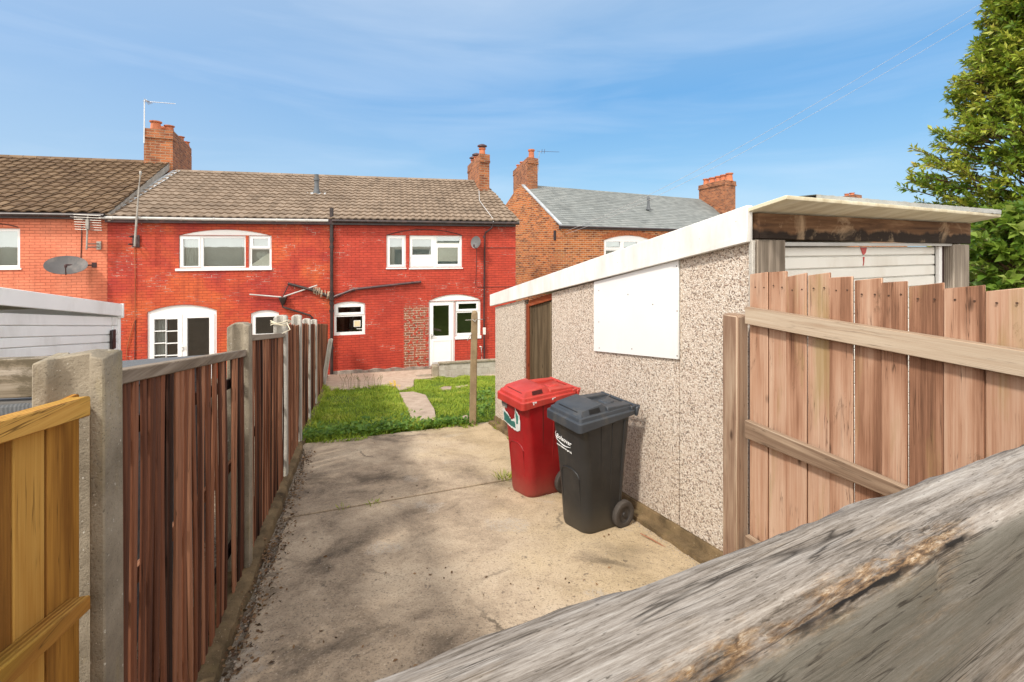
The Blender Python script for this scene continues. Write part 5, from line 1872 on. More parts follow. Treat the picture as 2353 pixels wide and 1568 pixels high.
# ------------------------------------------------------------------ open gate, right
KD = Vector(((739 - CX), FX, 0)).normalized() * -1
KO = P(1725, HY, 2.85); KO.z = gz(2.85)
KF = Fr(KO, math.atan2(KD.y, KD.x))                    # x comes towards the camera, yard side is -y
def kx(px, d=0.0):
    return KF.y(px, HY, d).x
M['gate_wood'] = wood('pinkish_gate_boards', [(0.30, (0.10, 0.046, 0.026)), (0.42, (0.25, 0.123, 0.072)), (0.54, (0.39, 0.22, 0.14)), (0.70, (0.51, 0.35, 0.25))], streak=17, rvar=.07, dirt=(.085, .048, .026), dirt_at=.60, green=(.27, .2, .075), wts=(.28, .36, .26))
M['rail_wood'] = wood('grey_pink_rail', [(0.3, (0.18, 0.115, 0.075)), (0.5, (0.35, 0.25, 0.17)), (0.7, (0.49, 0.40, 0.30))], rvar=.15, dirt=(.13, .09, .05), dirt_at=.66)
M['rusty_nail'] = plain('rusty_nail', (.07, .035, .02), .7, .2)
gt = thing('wooden_gate', 'open gate of uneven pinkish brown boards in front of the prefab garage door', 'gate', KF)
m = MB(KF)
bd = [(1724.5, 1766, 630, 627.5), (1766.5, 1807, 628, 625), (1808, 1854.5, 635, 628), (1856, 1906.5, 634, 628.5), (1907.5, 1960.3, 638, 633), (1963.5, 2026, 645, 641), (2027, 2085, 649, 644), (2088, 2167.6, 659, 650), (2170, 2263.5, 661, 656), (2264.5, 2362, 668, 660), (2364, 2480, 671, 664), (2482, 2620, 672, 668), (2622, 2790, 676, 670), (2792, 2990, 680, 674)]
zb_g = KF.l(gp(KO.x, KO.y)).z + .06
for k, (xa, xb, ya, yb) in enumerate(bd):
    a, b_ = KF.y(xa, ya, .01), KF.y(xb, yb, .01)
    th = .007 if k % 2 else .0
    zbb = zb_g + RN.uniform(-.01, .01) + (a.x) * .05
    nx_ = KF.y(bd[k + 1][0], HY, .01).x - .0008 if k + 1 < len(bd) else b_.x
    a.z += RN.uniform(-.006, .006)
    b_.z += RN.uniform(-.006, .006)
    m.hexa([(a.x, .002 + th, zbb), (nx_, .002 + th, zbb), (nx_, .018 + th, zbb), (a.x, .018 + th, zbb), (a.x, .002 + th, a.z), (b_.x, .002 + th, b_.z), (b_.x, .018 + th, b_.z), (a.x, .018 + th, a.z)], grain='z', bev=.003)
m.build('boards', 'gate_wood', gt)
for (xa, xb, ya, yb) in bd[:10]:
    for q_ in (.26, .74):
        p_ = KF.y(lerp(xa, xb, q_), ya + 30 + RN.uniform(-3, 3), .0)
        m = MB(KF)
        m.lathe((p_.x, -.001, p_.z), [(.0042, 0), (.004, .004)], 8, axis='y')
        m.build('nail_head', 'rusty_nail', gt)
for (t0, t1, c0, c1) in (((1714, 706), (2353, 806), (1714, 745), (2353, 868)), ((1708, 964), (2060, 1113), (1708, 1004), (2060, 1150)), ((1700, 1222), (1760, 1262), (1700, 1268), (1760, 1312))):
    m = MB(KF)
    a, b_, c_, d_ = [KF.y(*p, -.04) for p in (t0, t1, c0, c1)]
    xN, xE = kx(1712, -.04), kx(2700, -.04)
    z0, z1, w0, w1_ = ext(a, b_, xN), ext(a, b_, xE), ext(c_, d_, xN), ext(c_, d_, xE)
    m.hexa([(xN, -.045, w0), (xE, -.045, w1_), (xE, 0, w1_), (xN, 0, w0), (xN, -.045, z0), (xE, -.045, z1), (xE, -.002, z1), (xN, -.002, z0)], bev=.004)
    m.build('rail', 'rail_wood', gt)
# gate post
p0 = P(1690, HY, 2.93)
PFr = Fr((p0.x, p0.y, gz(p0.y)), math.atan2(KD.y, KD.x))
m = MB(PFr)
zt_ = PFr.l(P(1690, 722, 2.93)).z
m.box(-.06, .06, -.055, .05, -.2, zt_, grain='z', bev=.012)
tag(m.build('gate_post', wood('brown_grey_post', [(0.3, (0.18, 0.10, 0.065)), (0.5, (0.32, 0.22, 0.15)), (0.7, (0.45, 0.36, 0.27))], rvar=.1)), 'square weathered timber post carrying the open board gate', 'post')

# ------------------------------------------------------------------ foreground rail
hr = .27
def at_h(x, y):
    Z = hr * FX / (y - HY)
    return Vector(((x - CX) / FX * Z, Z))
N0, N1 = at_h(1644, 1568), at_h(2353, 1166)
F0, F1 = at_h(790, 1568), at_h(2353, 1013)
nd, fd = (N1 - N0).normalized(), (F1 - F0).normalized()
RFr = Fr((N0.x, N0.y, CZ - hr), math.atan2(nd.y, nd.x))
tf = thing('timber_gate', 'blurred grey weathered top rail of the closed gate in the foreground', 'gate', RFr)
def loc2(p):
    q = RFr.I @ Vector((p.x, p.y, CZ - hr))
    return q
lf0, lf1 = loc2(F0), loc2(F1)
NS = 420
mb = MB(RFr)
v, f, gcs = [], [], []
sec_n = 22
x_lo, x_hi = -.55, 2.3
def fbm(x, y, z, o=4):
    return mnoise.fractal(Vector((x, y, z)), 1.0, 2.1, o)
for i in range(NS + 1):
    k = (i / NS) ** 1.35
    x = lerp(x_lo, x_hi, k)
    wfar = lf0.y + (lf1.y - lf0.y) * (x - lf0.x) / (lf1.x - lf0.x)
    wfar = max(.05, wfar)
    chip = .006 * fbm(x * 9, 0, 7)
    pts = [(0.012, -.26), (0.004, -.16), (0.0, -.06), (0.0, -.03), (0.001, -.012), (.006, -.003)]
    for j in range(11):
        q_ = (j + .5) / 11
        pts.append((lerp(.012, wfar - .006, q_), .0))
    pts += [(wfar - .002, -.003), (wfar, -.012), (wfar, -.06), (wfar - .005, -.16), (wfar - .012, -.26)]
    for j, (yy, zz) in enumerate(pts):
        ridge = .0022 * fbm(x * 3, yy * 170, zz * 170, 3) + .0012 * fbm(x * 6, yy * 420, zz * 420, 2)
        dy = dz = 0
        if j <= 4:
            dy = -ridge + (chip * .6 if j > 2 else 0)
        elif j <= 16:
            dz = ridge
            # split running along the near edge
            ce = .014 + .006 * math.sin(x * 9) + .004 * fbm(x * 14, 1, 1)
            g_ = math.exp(-((yy - ce) / .006) ** 2)
            amp = .016 * max(0, min(1, (x + .12) / .08)) * max(0, min(1, (.20 - x) / .1))
            dz -= amp * g_
            rotp = math.exp(-((yy - .02) / .016) ** 2) * max(0, min(1, (x + .02) / .08)) * max(0, min(1, (.42 - x) / .1))
            dz -= rotp * (.0025 + .0025 * fbm(x * 40, yy * 160, 2, 3))
        else:
            dy = ridge + chip
        v.append((x, yy + dy, zz + dz))
n = len(pts)
for i in range(NS):
    for j in range(n - 1):
        f.append((i * n + j, (i + 1) * n + j, (i + 1) * n + j + 1, i * n + j + 1))
mb.add(v, f, off=(0, 0, 0), rnd=.5)
t = NT('silvered_rail')
g = t.attr()
gs = t.vmul(g, (3, 55, 55))
a = t.noise(gs, 1.0, 6, .65, .7)
b2 = t.noise(t.vmul(g, (16, 420, 420)), 1.0, 5, .72, .35)
b3 = t.noise(t.vmul(g, (70, 1000, 1000)), 1.0, 3, .75, .2)
ff_ = t.math('ADD', t.math('MULTIPLY', a, .46), t.math('ADD', t.math('MULTIPLY', b2, .34), t.math('MULTIPLY', b3, .2)))
c = t.ramp(ff_, [(.37, (.035, .028, .022)), (.44, (.13, .108, .088)), (.51, (.235, .205, .177)), (.63, (.39, .36, .325))])
c = t.mix(t.ramp(t.noise(t.vmul(g, (2, 9, 9)), 4, 5, .6), [(.55, 0.0), (.75, .45)]), c, (.30, .225, .15))
sx = t.sep(g)
wobx = t.math('MULTIPLY', t.math('SUBTRACT', t.noise(t.vmul(g, (1, 6, 6)), 14, 5, .65), .5), .05)
inx = t.between(t.math('ADD', sx[0], t.math('MULTIPLY', wobx, 3.0)), -.40, .34, .05)
iny = t.between(t.math('ADD', sx[1], wobx), .004, .021, .005)
rm = t.math('MULTIPLY', inx, iny)
rm = t.math('MULTIPLY', rm, t.ramp(t.noise(t.vmul(g, (1, 4, 4)), 22, 5, .7), [(.36, 0.0), (.5, 1.0)]))
rc = t.ramp(t.noise(t.vmul(g, (1, 5, 5)), 48, 5, .75, .4), [(.34, (.02, .012, .007)), (.44, (.10, .055, .026)), (.54, (.24, .145, .07)), (.66, (.46, .38, .28))])
c = t.mix(t.math('MULTIPLY', rm, .85), c, rc)
c = t.mix(t.ramp(t.noise(t.vmul(g, (90, 620, 620)), 1.0, 2, .6), [(.27, .8), (.36, 0.0)]), c, (.05, .04, .03))
cr_ = t.math('MULTIPLY', t.between(sx[0], -.3, .36, .03), t.between(t.math('ADD', sx[1], t.math('MULTIPLY', wobx, .22)), .0045, .0085, .0008))
cr_ = t.math('MULTIPLY', cr_, t.ramp(t.noise(g, 9, 2), [(.40, .15), (.5, 1.0)]))
c = t.mix(cr_, c, (.012, .009, .007))
front = t.between(sx[1], -1, .0035, .002)  # shade of the near vertical face painted in, darker than the lit top
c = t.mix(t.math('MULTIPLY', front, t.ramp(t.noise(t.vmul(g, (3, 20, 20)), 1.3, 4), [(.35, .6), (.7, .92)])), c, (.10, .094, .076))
for sc_, w__, th_ in ((26, .010, .50), (60, .016, .56)):
    ck = t.ramp(t.noise(t.vmul(g, (1.0, sc_, sc_)), 1.3, 4, .55, .6), [(.5 - w__, 0.0), (.5, 1.0), (.5 + w__, 0.0)])
    ck = t.math('MULTIPLY', ck, t.ramp(t.noise(t.vmul(g, (1, 3, 3)), 5, 3), [(th_ - .06, 0.0), (th_ + .04, .9)]))
    c = t.mix(ck, c, (.022, .017, .013))
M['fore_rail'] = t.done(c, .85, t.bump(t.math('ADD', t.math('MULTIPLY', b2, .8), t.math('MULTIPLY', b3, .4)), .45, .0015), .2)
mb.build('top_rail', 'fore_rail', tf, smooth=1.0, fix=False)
mb = MB(RFr)
k = 0
x = x_lo
while x < x_hi:
    mb.box(x, x + .115, .05, .07, -1.25, -.2, grain='z', bev=.003)
    x += .12
mb.build('boards', 'grey_timber', tf)

# ------------------------------------------------------------------ wheelie bins
BX = Vector((.84, .54, 0)).normalized()                # from the bin's front to its hinge
def bin_plastic(name, col, fade, dirt):
    t = NT(name)
    g = t.attr()
    c = t.ramp(t.noise(g, 4, 5, .6), [(.3, tuple(v * .8 for v in col)), (.7, tuple(min(1, v * 1.2) for v in col))])
    c = t.mix(t.ramp(t.noise(t.vmul(g, (1, 1, .3)), 6, 6, .7), [(.52, 0.0), (.75, fade)]), c, dirt)
    c = t.mix(t.math('MULTIPLY', t.between(t.sep(t.obj())[2], -1, .10, .1), .55), c, dirt)
    r = t.ramp(t.noise(g, 9, 4), [(.3, .38), (.7, .55)])
    return t.done(c, r, t.bump(t.noise(g, 90, 2), .06, .002), .45)

M['rubber'] = plain('tyre_rubber', (.065, .055, .048), .8, .2, 8, .2, .2)

def rrect(cx, cy, w_, d_, r, n=5):
    pts = []
    for (sx_, sy_, a0) in ((1, 1, 0), (-1, 1, 90), (-1, -1, 180), (1, -1, 270)):
        for k in range(n + 1):
            a = math.radians(a0 + 90 * k / n)
            pts.append((cx + sx_ * (d_ / 2 - r) + r * math.cos(a), cy + sy_ * (w_ / 2 - r) + r * math.sin(a)))
    return pts

def wheelie(label, corner_xy, z0, sc, mat_body, mat_lid, hr_):
    """local x: front to hinge, y: across (away from the camera), origin at the near front bottom corner of the lid outline"""
    fr = Fr((corner_xy[0], corner_xy[1], z0), math.atan2(BX.y, BX.x))
    t_ = thing('wheelie_bin', label, 'wheelie bin', fr, 'wheelie bins by the garage wall')
    W_, D_ = .46 * sc, .65 * sc
    cy = W_ / 2
    slx = -SL * BX.y
    sly = -SL * BX.x
    mb = MB(fr)
    rings = []
    N = 5
    H = hr_
    prof = [(-.0, .30, .37, .07, .07), (.012, .345, .415, .085, .05), (.05, .36, .43, .085, .045), (.30 * 1, .375, .465, .085, .038), (.62, .40, .51, .08, .025), (.90, .425, .55, .06, .01), (1.0, .44, .565, .05, 0.0)]
    v, f = [], []
    for (h, w_, d_, r, xo) in prof:
        z = h * H
        ring = rrect(.03 * sc + .01 + (xo + d_ / 2 + (.565 - d_) * .25) * sc, cy, w_ * sc, d_ * sc, r * sc, N)
        for (x, y) in ring:
            drop = (slx * (x) + sly * (y - 0)) * (1 - h)
            v.append((x, y, z + drop))
    n = len(ring)
    for k in range(len(prof) - 1):
        for j in range(n):
            f.append((k * n + j, k * n + (j + 1) % n, (k + 1) * n + (j + 1) % n, (k + 1) * n + j))
    f.append(list(range(n))[::-1])
    f.append([(len(prof) - 1) * n + j for j in range(n)])
    mb.add(v, f)
    # vertical ribs on the near side and front, wheel arch
    def side(h, q_):                                    # point on the near side at height h (0..1), along q
        w_ = lerp(.335, .44, h); d_ = lerp(.40, .565, h); xo = lerp(.055, 0, h)
        x = .03 * sc + .01 + (xo + (.565 - d_) * .25 + d_ * q_) * sc
        y = cy - w_ * sc / 2
        return Vector((x, y, h * H + (slx * x + sly * y) * (1 - h)))
    for q_, rr_ in ((.60, .007), (.86, .013)):
        pts = [side(h, q_) + Vector((0, .002, 0)) for h in np.linspace(.03, .93, 9)]
        mb.tube(pts, rr_ * sc, 8)
    def front(h, q_):
        w_ = lerp(.335, .44, h); d_ = lerp(.40, .565, h); xo = lerp(.055, 0, h)
        x = .03 * sc + .01 + (xo + (.565 - d_) * .25) * sc
        y = cy + (q_ - .5) * w_ * sc
        return Vector((x, y, h * H + (slx * x + sly * y) * (1 - h)))
    pts = [front(h, q_) for h, q_ in ((.04, .2), (.3, .2), (.48, .2), (.52, .26), (.54, .4), (.54, .6), (.52, .74), (.48, .8), (.3, .8), (.04, .8))]
    mb.tube(pts, .008 * sc, 6)
    body = mb.build('body', mat_body, t_, smooth=.8)
    gm = MB(fr)
    pts = [side(h, .36) + Vector((0, .0035, 0)) for h in np.linspace(.02, .93, 9)]
    gm.tube(pts, .005 * sc, 6)
    gm.build('groove_shade', M['slot_' + ('red' if sc > 1 else 'black')], body)  # thin dark tube, a groove's shade put into its colour
    # lid
    mb = MB(fr)
    lid = [(H - .055, 0.0, -.002), (H - .052, 0.0, -.012), (H - .005, .0, -.012), (H + .0, .004, -.006), (H + .004, .02, 0.0), (H + .028, .026, .002), (H + .034, .034, .004)]
    v, f = [], []
    for (z, ins, _) in lid:
        ring = rrect(D_ / 2, cy, W_ - 2 * ins, D_ - 2 * ins, max(.012, .035 * sc - ins * .3), 4)
        for (x, y) in ring:
            sag = (-.016 + .036 * min(1, x / D_)) if z < H - .04 else 0
            v.append((x, y, z + sag))
    n = len(ring)
    for k in range(len(lid) - 1):
        for j in range(n):
            f.append((k * n + j, k * n + (j + 1) % n, (k + 1) * n + (j + 1) % n, (k + 1) * n + j))
    f.append([(len(lid) - 1) * n + j for j in range(n)])
    f.append(list(range(n))[::-1])
    mb.add(v, f)
    zt = H + .034
    # raised front hump, sloping down to the hinge
    x0_, x1_, x2_, x3_ = .045 * sc, .075 * sc, .30 * sc, .40 * sc
    y0_, y1_ = .045 * sc, W_ - .045 * sc
    ins = .022 * sc
    top_ = .062 * sc
    mb.add([(x0_, y0_, zt - .004), (x3_, y0_, zt - .004), (x3_, y1_, zt - .004), (x0_, y1_, zt - .004),
            (x1_, y0_ + ins, zt + top_ * .62), (x2_, y0_ + ins, zt + top_), (x2_, y1_ - ins, zt + top_), (x1_, y1_ - ins, zt + top_ * .62)],
           [(4, 5, 6, 7), (0, 1, 5, 4), (1, 2, 6, 5), (2, 3, 7, 6), (3, 0, 4, 7)], bev=.008, seg=2)
    # side shoulders running back and the sunk middle
    for (ya, yb) in ((y0_ - .012, y0_ + .075 * sc), (y1_ - .075 * sc, y1_ + .012)):
        mb.hexa([(x3_ - .06, ya, zt - .004), (D_ - .03, ya, zt - .004), (D_ - .03, yb, zt - .004), (x3_ - .06, yb, zt - .004), (x3_ - .06, ya + .006, zt + .03 * sc), (D_ - .03, ya + .006, zt + .012), (D_ - .03, yb - .006, zt + .012), (x3_ - .06, yb - .006, zt + .03 * sc)], bev=.005)
    mb.hexa([(x3_ + .05, y0_ + .13 * sc, zt - .004), (D_ - .08, y0_ + .13 * sc, zt - .004), (D_ - .08, y1_ - .13 * sc, zt - .004), (x3_ + .05, y1_ - .13 * sc, zt - .004), (x3_ + .06, y0_ + .14 * sc, zt + .008), (D_ - .09, y0_ + .14 * sc, zt + .008), (D_ - .09, y1_ - .14 * sc, zt + .008), (x3_ + .06, y1_ - .14 * sc, zt + .008)], bev=.003)
    ld = mb.build('lid', mat_lid, t_, smooth=.6)
    # hand slots: raised blocks on the hump, recess shade put into their dark colour
    mb = MB(fr)
    mb.box(x1_ - .012, x1_ + .02, y0_ + .06 * sc, y1_ - .06 * sc, zt + .008, zt + .028 * sc, bev=.003)
    mb.hexa([(x1_ + .07 * sc, y0_ + .0, zt + .010), (x1_ + .19 * sc, y0_ + .0, zt + .010), (x1_ + .19 * sc, y0_ + .05, zt + .010), (x1_ + .07 * sc, y0_ + .05, zt + .010),
             (x1_ + .075 * sc, y0_ + .012, zt + .040 * sc), (x1_ + .185 * sc, y0_ + .012, zt + .044 * sc), (x1_ + .185 * sc, y0_ + .05, zt + .044 * sc), (x1_ + .075 * sc, y0_ + .05, zt + .040 * sc)])
    mb.build('hand_slot', M['slot_' + ('red' if sc > 1 else 'black')], ld)
    # hinge bar
    mb = MB(fr)
    mb.tube([(D_ + .02, .005, H + .022), (D_ + .02, W_ - .005, H + .022)], .014 * sc, 10)
    for y in (.01, W_ * .3, W_ * .7, W_ - .03):
        mb.hexa([(D_ - .05, y, H - .01), (D_ + .035, y, H - .0), (D_ + .035, y + .02, H - .0), (D_ - .05, y + .02, H - .01), (D_ - .05, y, H + .03), (D_ + .035, y, H + .035), (D_ + .035, y + .02, H + .035), (D_ - .05, y + .02, H + .03)], bev=.004)
    mb.hexa([(D_ + .0, -.003, H - .06), (D_ + .02, -.003, H - .05), (D_ + .02, .03, H - .05), (D_ + .0, .03, H - .06), (D_ - .0, -.003, H + .02), (D_ + .05, -.003, H + .035), (D_ + .05, .03, H + .035), (D_ - .0, .03, H + .02)], bev=.006)
    mb.build('hinge', mat_lid, t_)
    # wheels
    rw = .114 * sc
    for y, s_ in ((cy - .225 * sc, -1), (cy + .19 * sc, 1)):
        mb = MB(fr)
        xw = .515 * sc
        zw = slx * xw + sly * (y) + rw - .002
        mb.lathe((xw, y, zw), [(rw * .58, .014), (rw * .60, .002), (rw * .78, -.004), (rw * .95, .0), (rw, .010), (rw, .042), (rw * .95, .05), (rw * .58, .05)], 32, axis='y')
        wh = mb.build('wheel', 'rubber', t_)
        mb = MB(fr)
        yy = y - .003 if s_ < 0 else y + .003
        mb.lathe((xw, yy, zw), [(rw * .02, .004), (rw * .16, .004), (rw * .2, .020), (rw * .40, .024), (rw * .54, .012), (rw * .59, .008), (rw * .59, .045), (rw * .02, .046)], 28, axis='y')
        mb.build('rim', M['bin_rim'], wh)
    mb = MB(fr)
    mb.tube([(.515 * sc, cy - .17 * sc, slx * .5 + rw), (.515 * sc, cy + .2 * sc, slx * .5 + sly * .3 + rw)], .012, 8)
    mb.build('axle', 'steel', t_)
    return t_, fr, front, body

M['bin_rim'] = plain('bin_wheel_rim', (.03, .026, .024), .6, .2, 8, .1)
M['slot_red'] = plain('red_slot_shade', (.06, .006, .005), .7, .1)  # darkened bin colours standing for shade in slots and groove
M['slot_black'] = plain('black_slot_shade', (.008, .008, .009), .7, .1)
red_b = bin_plastic('red_bin_plastic', (.27, .004, .007), .2, (.22, .07, .05))
red_l = bin_plastic('faded_red_lid', (.40, .035, .026), .4, (.46, .14, .09))
blk_b = bin_plastic('black_bin_plastic', (.018, .018, .0185), .4, (.07, .057, .042))
blk_l = bin_plastic('grey_black_lid', (.036, .042, .051), .7, (.115, .10, .082))
cb = P(1333, HY, 3.56)
zb_ = gz(cb.y + .06)
hb = P(1333, 993, 3.56).z - zb_ + .05
tb, frb, fb_, bodyb = wheelie('black wheelie bin with a white printed crest line on its front', (cb.x, cb.y), zb_, .98, blk_b, blk_l, hb)
cr = P(1200, HY, 4.34)
zr0 = gz(cr.y + .06)
hrd = P(1200, 941.5, 4.34).z - zr0 + .05
tr_, frr, fr_, bodyr = wheelie('red wheelie bin with a torn green and white sticker on its front', (cr.x, cr.y), zr0, 1.06, red_b, red_l, hrd)

# printing on the black bin's front
def text_mesh(name, body_, size, parent, fr, o, ex_, ey_, mat, shear=0.0, depth=.0008):
    cu = bpy.data.curves.new(name, 'FONT')
    cu.body = body_
    cu.size = size
    cu.extrude = depth
    cu.shear = shear
    cu.offset = size * .012
    cu.align_x = 'LEFT'
    tmp = bpy.data.objects.new(name, cu)
    C.objects.link(tmp)
    dg = bpy.context.evaluated_depsgraph_get()
    me = bpy.data.meshes.new_from_object(tmp.evaluated_get(dg))
    bpy.data.objects.remove(tmp)
    mb = MB(fr)
    en = ex_.cross(ey_)
    mb.add([o + ex_ * p.co.x + ey_ * p.co.y + en * p.co.z for p in me.vertices], [list(p.vertices) for p in me.polygons], off=(0, 0, 0))
    return mb.build(name, mat, parent, fix=False)

M['print_white'] = plain('white_print', (.8, .8, .8), .5, .02)
def front_axes(fn, h, q0, q1):
    a, b_ = fn(h, q0), fn(h, q1)
    ex_ = (b_ - a).normalized()
    up = (fn(h + .1, q0) - a).normalized()
    return a, ex_, up
a, ex_, up = front_axes(fb_, .765, .86, .2)
out = ex_.cross(up)
a = a + out * .004
ex_ = (ex_ - up * .10).normalized()
text_mesh('crest_lettering', 'Bolsover', .054, bodyb, frb, a, ex_, up, 'print_white', .25)
mb = MB(frb)
pts = [a + ex_ * (-.004 + .19 * k / 14) + up * (-.008 - .022 * math.sin(k / 14 * math.pi) - .006 * k / 14) + out * .0005 for k in range(15)]
mb.tube(pts, [.0012 + .0026 * math.sin(k / 14 * math.pi) for k in range(15)], 5)
pts = [a + ex_ * (.004 - .012 * math.sin(k / 8 * math.pi)) + up * (.052 - .055 * k / 8) for k in range(9)]
mb.tube(pts, .002, 5)
mb.build('crest_swoosh', 'print_white', bodyb)
text_mesh('web_lettering', 'www.bolsover.gov.uk', .022, bodyb, frb, a - up * .062 + ex_ * .0, ex_, up, 'print_white', .0)
# torn sticker on the red bin
a, ex_, up = front_axes(fr_, .70, .96, .2)
out = ex_.cross(up)
def patch_mesh(name, pts2, lift, mat, parent, fr):
    mb = MB(fr)
    vs = [a + ex_ * p[0] + up * p[1] + out * lift for p in pts2]
    n = len(vs)
    mb.add(vs + [q - out * .0015 for q in vs], [list(range(n)), list(range(n, 2 * n))[::-1]] + [(i, (i + 1) % n, n + (i + 1) % n, n + i) for i in range(n)])
    return mb.build(name, mat, parent)
def ragged(pts, amp, n=6):
    o = []
    for p, q in zip(pts, pts[1:] + pts[:1]):
        for k in range(n):
            s_ = k / n
            o.append((lerp(p[0], q[0], s_) + RN.uniform(-amp, amp), lerp(p[1], q[1], s_) + RN.uniform(-amp, amp)))
    return o
patch_mesh('torn_sticker', ragged([(0.0, .0), (.12, -.03), (.24, -.045), (.30, -.02), (.32, .13), (.25, .19), (.22, .08), (.15, .05), (.10, .1), (.0, .14)], .006), .004, plain('sticker_white', (.62, .62, .6), .6, .1), bodyr, frr)
patch_mesh('torn_sticker', ragged([(0.01, .01), (.12, -.015), (.22, -.02), (.22, .05), (.16, .04), (.1, .08), (.02, .11)], .004), .0055, plain('sticker_green', (.03, .13, .11), .6, .2), bodyr, frr)
patch_mesh('torn_sticker', ragged([(.245, .03), (.275, .04), (.295, .12), (.25, .17)], .003), .0055, M['sticker_green2'] if 'sticker_green2' in M else plain('sticker_teal', (.04, .17, .14), .6, .2), bodyr, frr)
patch_mesh('torn_sticker', ragged([(0.0, .16), (.09, .15), (.12, .24), (.05, .26), (.0, .24)], .006), .004, plain('sticker_grey', (.16, .15, .14), .7, .2), bodyr, frr)
# splash of white paint on the red lid's edge
mb = MB(frr)
for (x, z, w_, h_) in ((.12, -.012, .05, .006), (.13, -.035, .01, .03), (.15, -.02, .02, .01), (.36, -.012, .04, .006), (.36, -.025, .012, .014)):
    mb.prism(ragged([(x, hrd + z), (x + w_, hrd + z), (x + w_, hrd + z + h_), (x, hrd + z + h_)], .003, 3), -.0022, -.0008)
mb.build('paint_splash', 'print_white', tr_)

# small brown drain fitting at the garage foot, behind the red bin
m = MB(SF)
xx = su(1180)
q = SF.l(G(1176, 1085))
bxw = Fr(G(1182, 1075), math.atan2(DS.y, DS.x))
m = MB(bxw)
m.box(-.06, .06, -.1, .0, -.03, .26, bev=.015)
m.tube([(-.06, -.02, .1), (-.12, .02, .06), (-.08, .05, -.02)], .012, 8)
m.box(-.066, .066, -.106, .006, .15, .17)
m.build('drain_box', plain('brown_plastic', (.10, .065, .05), .6, .2))
tag(bpy.data.objects['drain_box'], 'small brown plastic box on the concrete, mostly hidden behind the red bin', 'drain box')

# ------------------------------------------------------------------ loose posts, low wall
pb = G(1086, 976)
cfr = Fr(pb, .15)
t_ = thing('concrete_post', 'lone tall brown aggregate post at the lawn edge, wire hooks near its rounded top', 'post', cfr)
m = MB(cfr)
zt = cfr.l(P(1090, 714, pb.y)).z
lean = (P(1090.5, 714, pb.y).x - P(1086, 714, pb.y).x)
w_ = .058
v, f = [], []
lv = [(-.2, 1.02), (0, 1.02), (zt * .5, .96), (zt - .09, .92), (zt - .035, .8), (zt - .008, .5), (zt, .2)]
for (z, k) in lv:
    for (a, b_) in ((-1, -.8), (-.8, -1), (.8, -1), (1, -.8), (1, .8), (.8, 1), (-.8, 1), (-1, .8)):
        v.append((a * w_ * k + lean * z / zt, b_ * w_ * k, z))
for k in range(len(lv) - 1):
    for j in range(8):
        f.append((k * 8 + j, k * 8 + (j + 1) % 8, (k + 1) * 8 + (j + 1) % 8, (k + 1) * 8 + j))
f.append([(len(lv) - 1) * 8 + j for j in range(8)])
m.add(v, f, off=(3, 3, 3))
m.build('shaft', 'aggregate', t_)
m = MB(cfr)
m.tube([(lean - .16, -.03, zt - .16), (lean + .14, -.03, zt - .15)], .006, 6)
m.tube([(lean - .05, -.06, zt - .38), (lean - .13, -.08, zt - .50)], .007, 6)
m.tube([(lean - .04, -.062, zt - .14), (lean + .0, -.085, zt - .18), (lean + .03, -.062, zt - .14)], .01, 6)
m.build('wire_hook', 'steel', t_)
sb = G(1172, 984)
sfr = Fr(sb, .2)
m = MB(sfr)
m.box(-.034, .034, -.03, .03, -.2, sfr.l(P(1172, 831, sb.y)).z, grain='z', bev=.006)
tag(m.build('timber_stake', 'grey_timber'), 'slim grey timber stake against the far end of the pebble dashed garage', 'stake')

wa, wb_ = G2(1009, 866.5), G2(1160, 856)
WF = Fr(wa, math.atan2(1, 4.05))
lw = thing('garden_wall', 'low patched grey block wall in front of the red house back door', 'wall', WF)
Lw = (wb_ - wa).length + .8
zc0 = WF.l(P(1009, 838, wa.y)).z
m = MB(WF)
x = 0
row_h = zc0 / 2
for r_ in range(-1, 2):
    x = -.02 - (.22 if r_ % 2 else 0)
    while x < Lw:
        a, b_ = max(x, 0), min(x + .44, Lw)
        if b_ - a > .03:
            m.box(a + .004, b_ - .004, RN.uniform(0, .006), .1, r_ * row_h + .004, (r_ + 1) * row_h - .004, bev=.006)
        x += .44
m.box(0.0, Lw, .012, .09, -.2, zc0)
m.build('blocks', 'block', lw)
m = MB(WF)
x = -.03
while x < Lw:
    m.box(x, min(x + .6, Lw) - .006, -.03, .13, zc0 + .002, zc0 + .065, bev=.01)
    x += .6
m.build('coping', 'post_conc', lw)
m = MB(WF)
m.box(-.24, -.008, .0, .3, -.25, zc0 - .04, bev=.02)
m.box(-.75, -.245, .02, .35, -.25, .03, bev=.02)
m.build('end_block', 'post_conc', lw)

# ------------------------------------------------------------------ plants
def leaf_mat(name, stops, transl=.35, rough=.45):
    t = NT(name)
    r = t.attr('rnd', 'Fac')
    g = t.attr()
    f = t.math('ADD', t.math('MULTIPLY', r, .7), t.math('MULTIPLY', t.noise(g, 1.8, 3), .3))
    c = t.ramp(f, stops)
    t.done(c, rough, None, .4)
    tl = t.n('ShaderNodeBsdfTranslucent')
    t.i(tl, 0, t.mix(.5, c, (.35, .45, .05), 'MIX'))
    mx = t.n('ShaderNodeMixShader')
    t.i(mx, 0, transl)
    t.t.links.new(t.b.outputs[0], mx.inputs[1])
    t.t.links.new(tl.outputs[0], mx.inputs[2])
    t.t.links.new(mx.outputs[0], t.out.inputs[0])
    return t.m

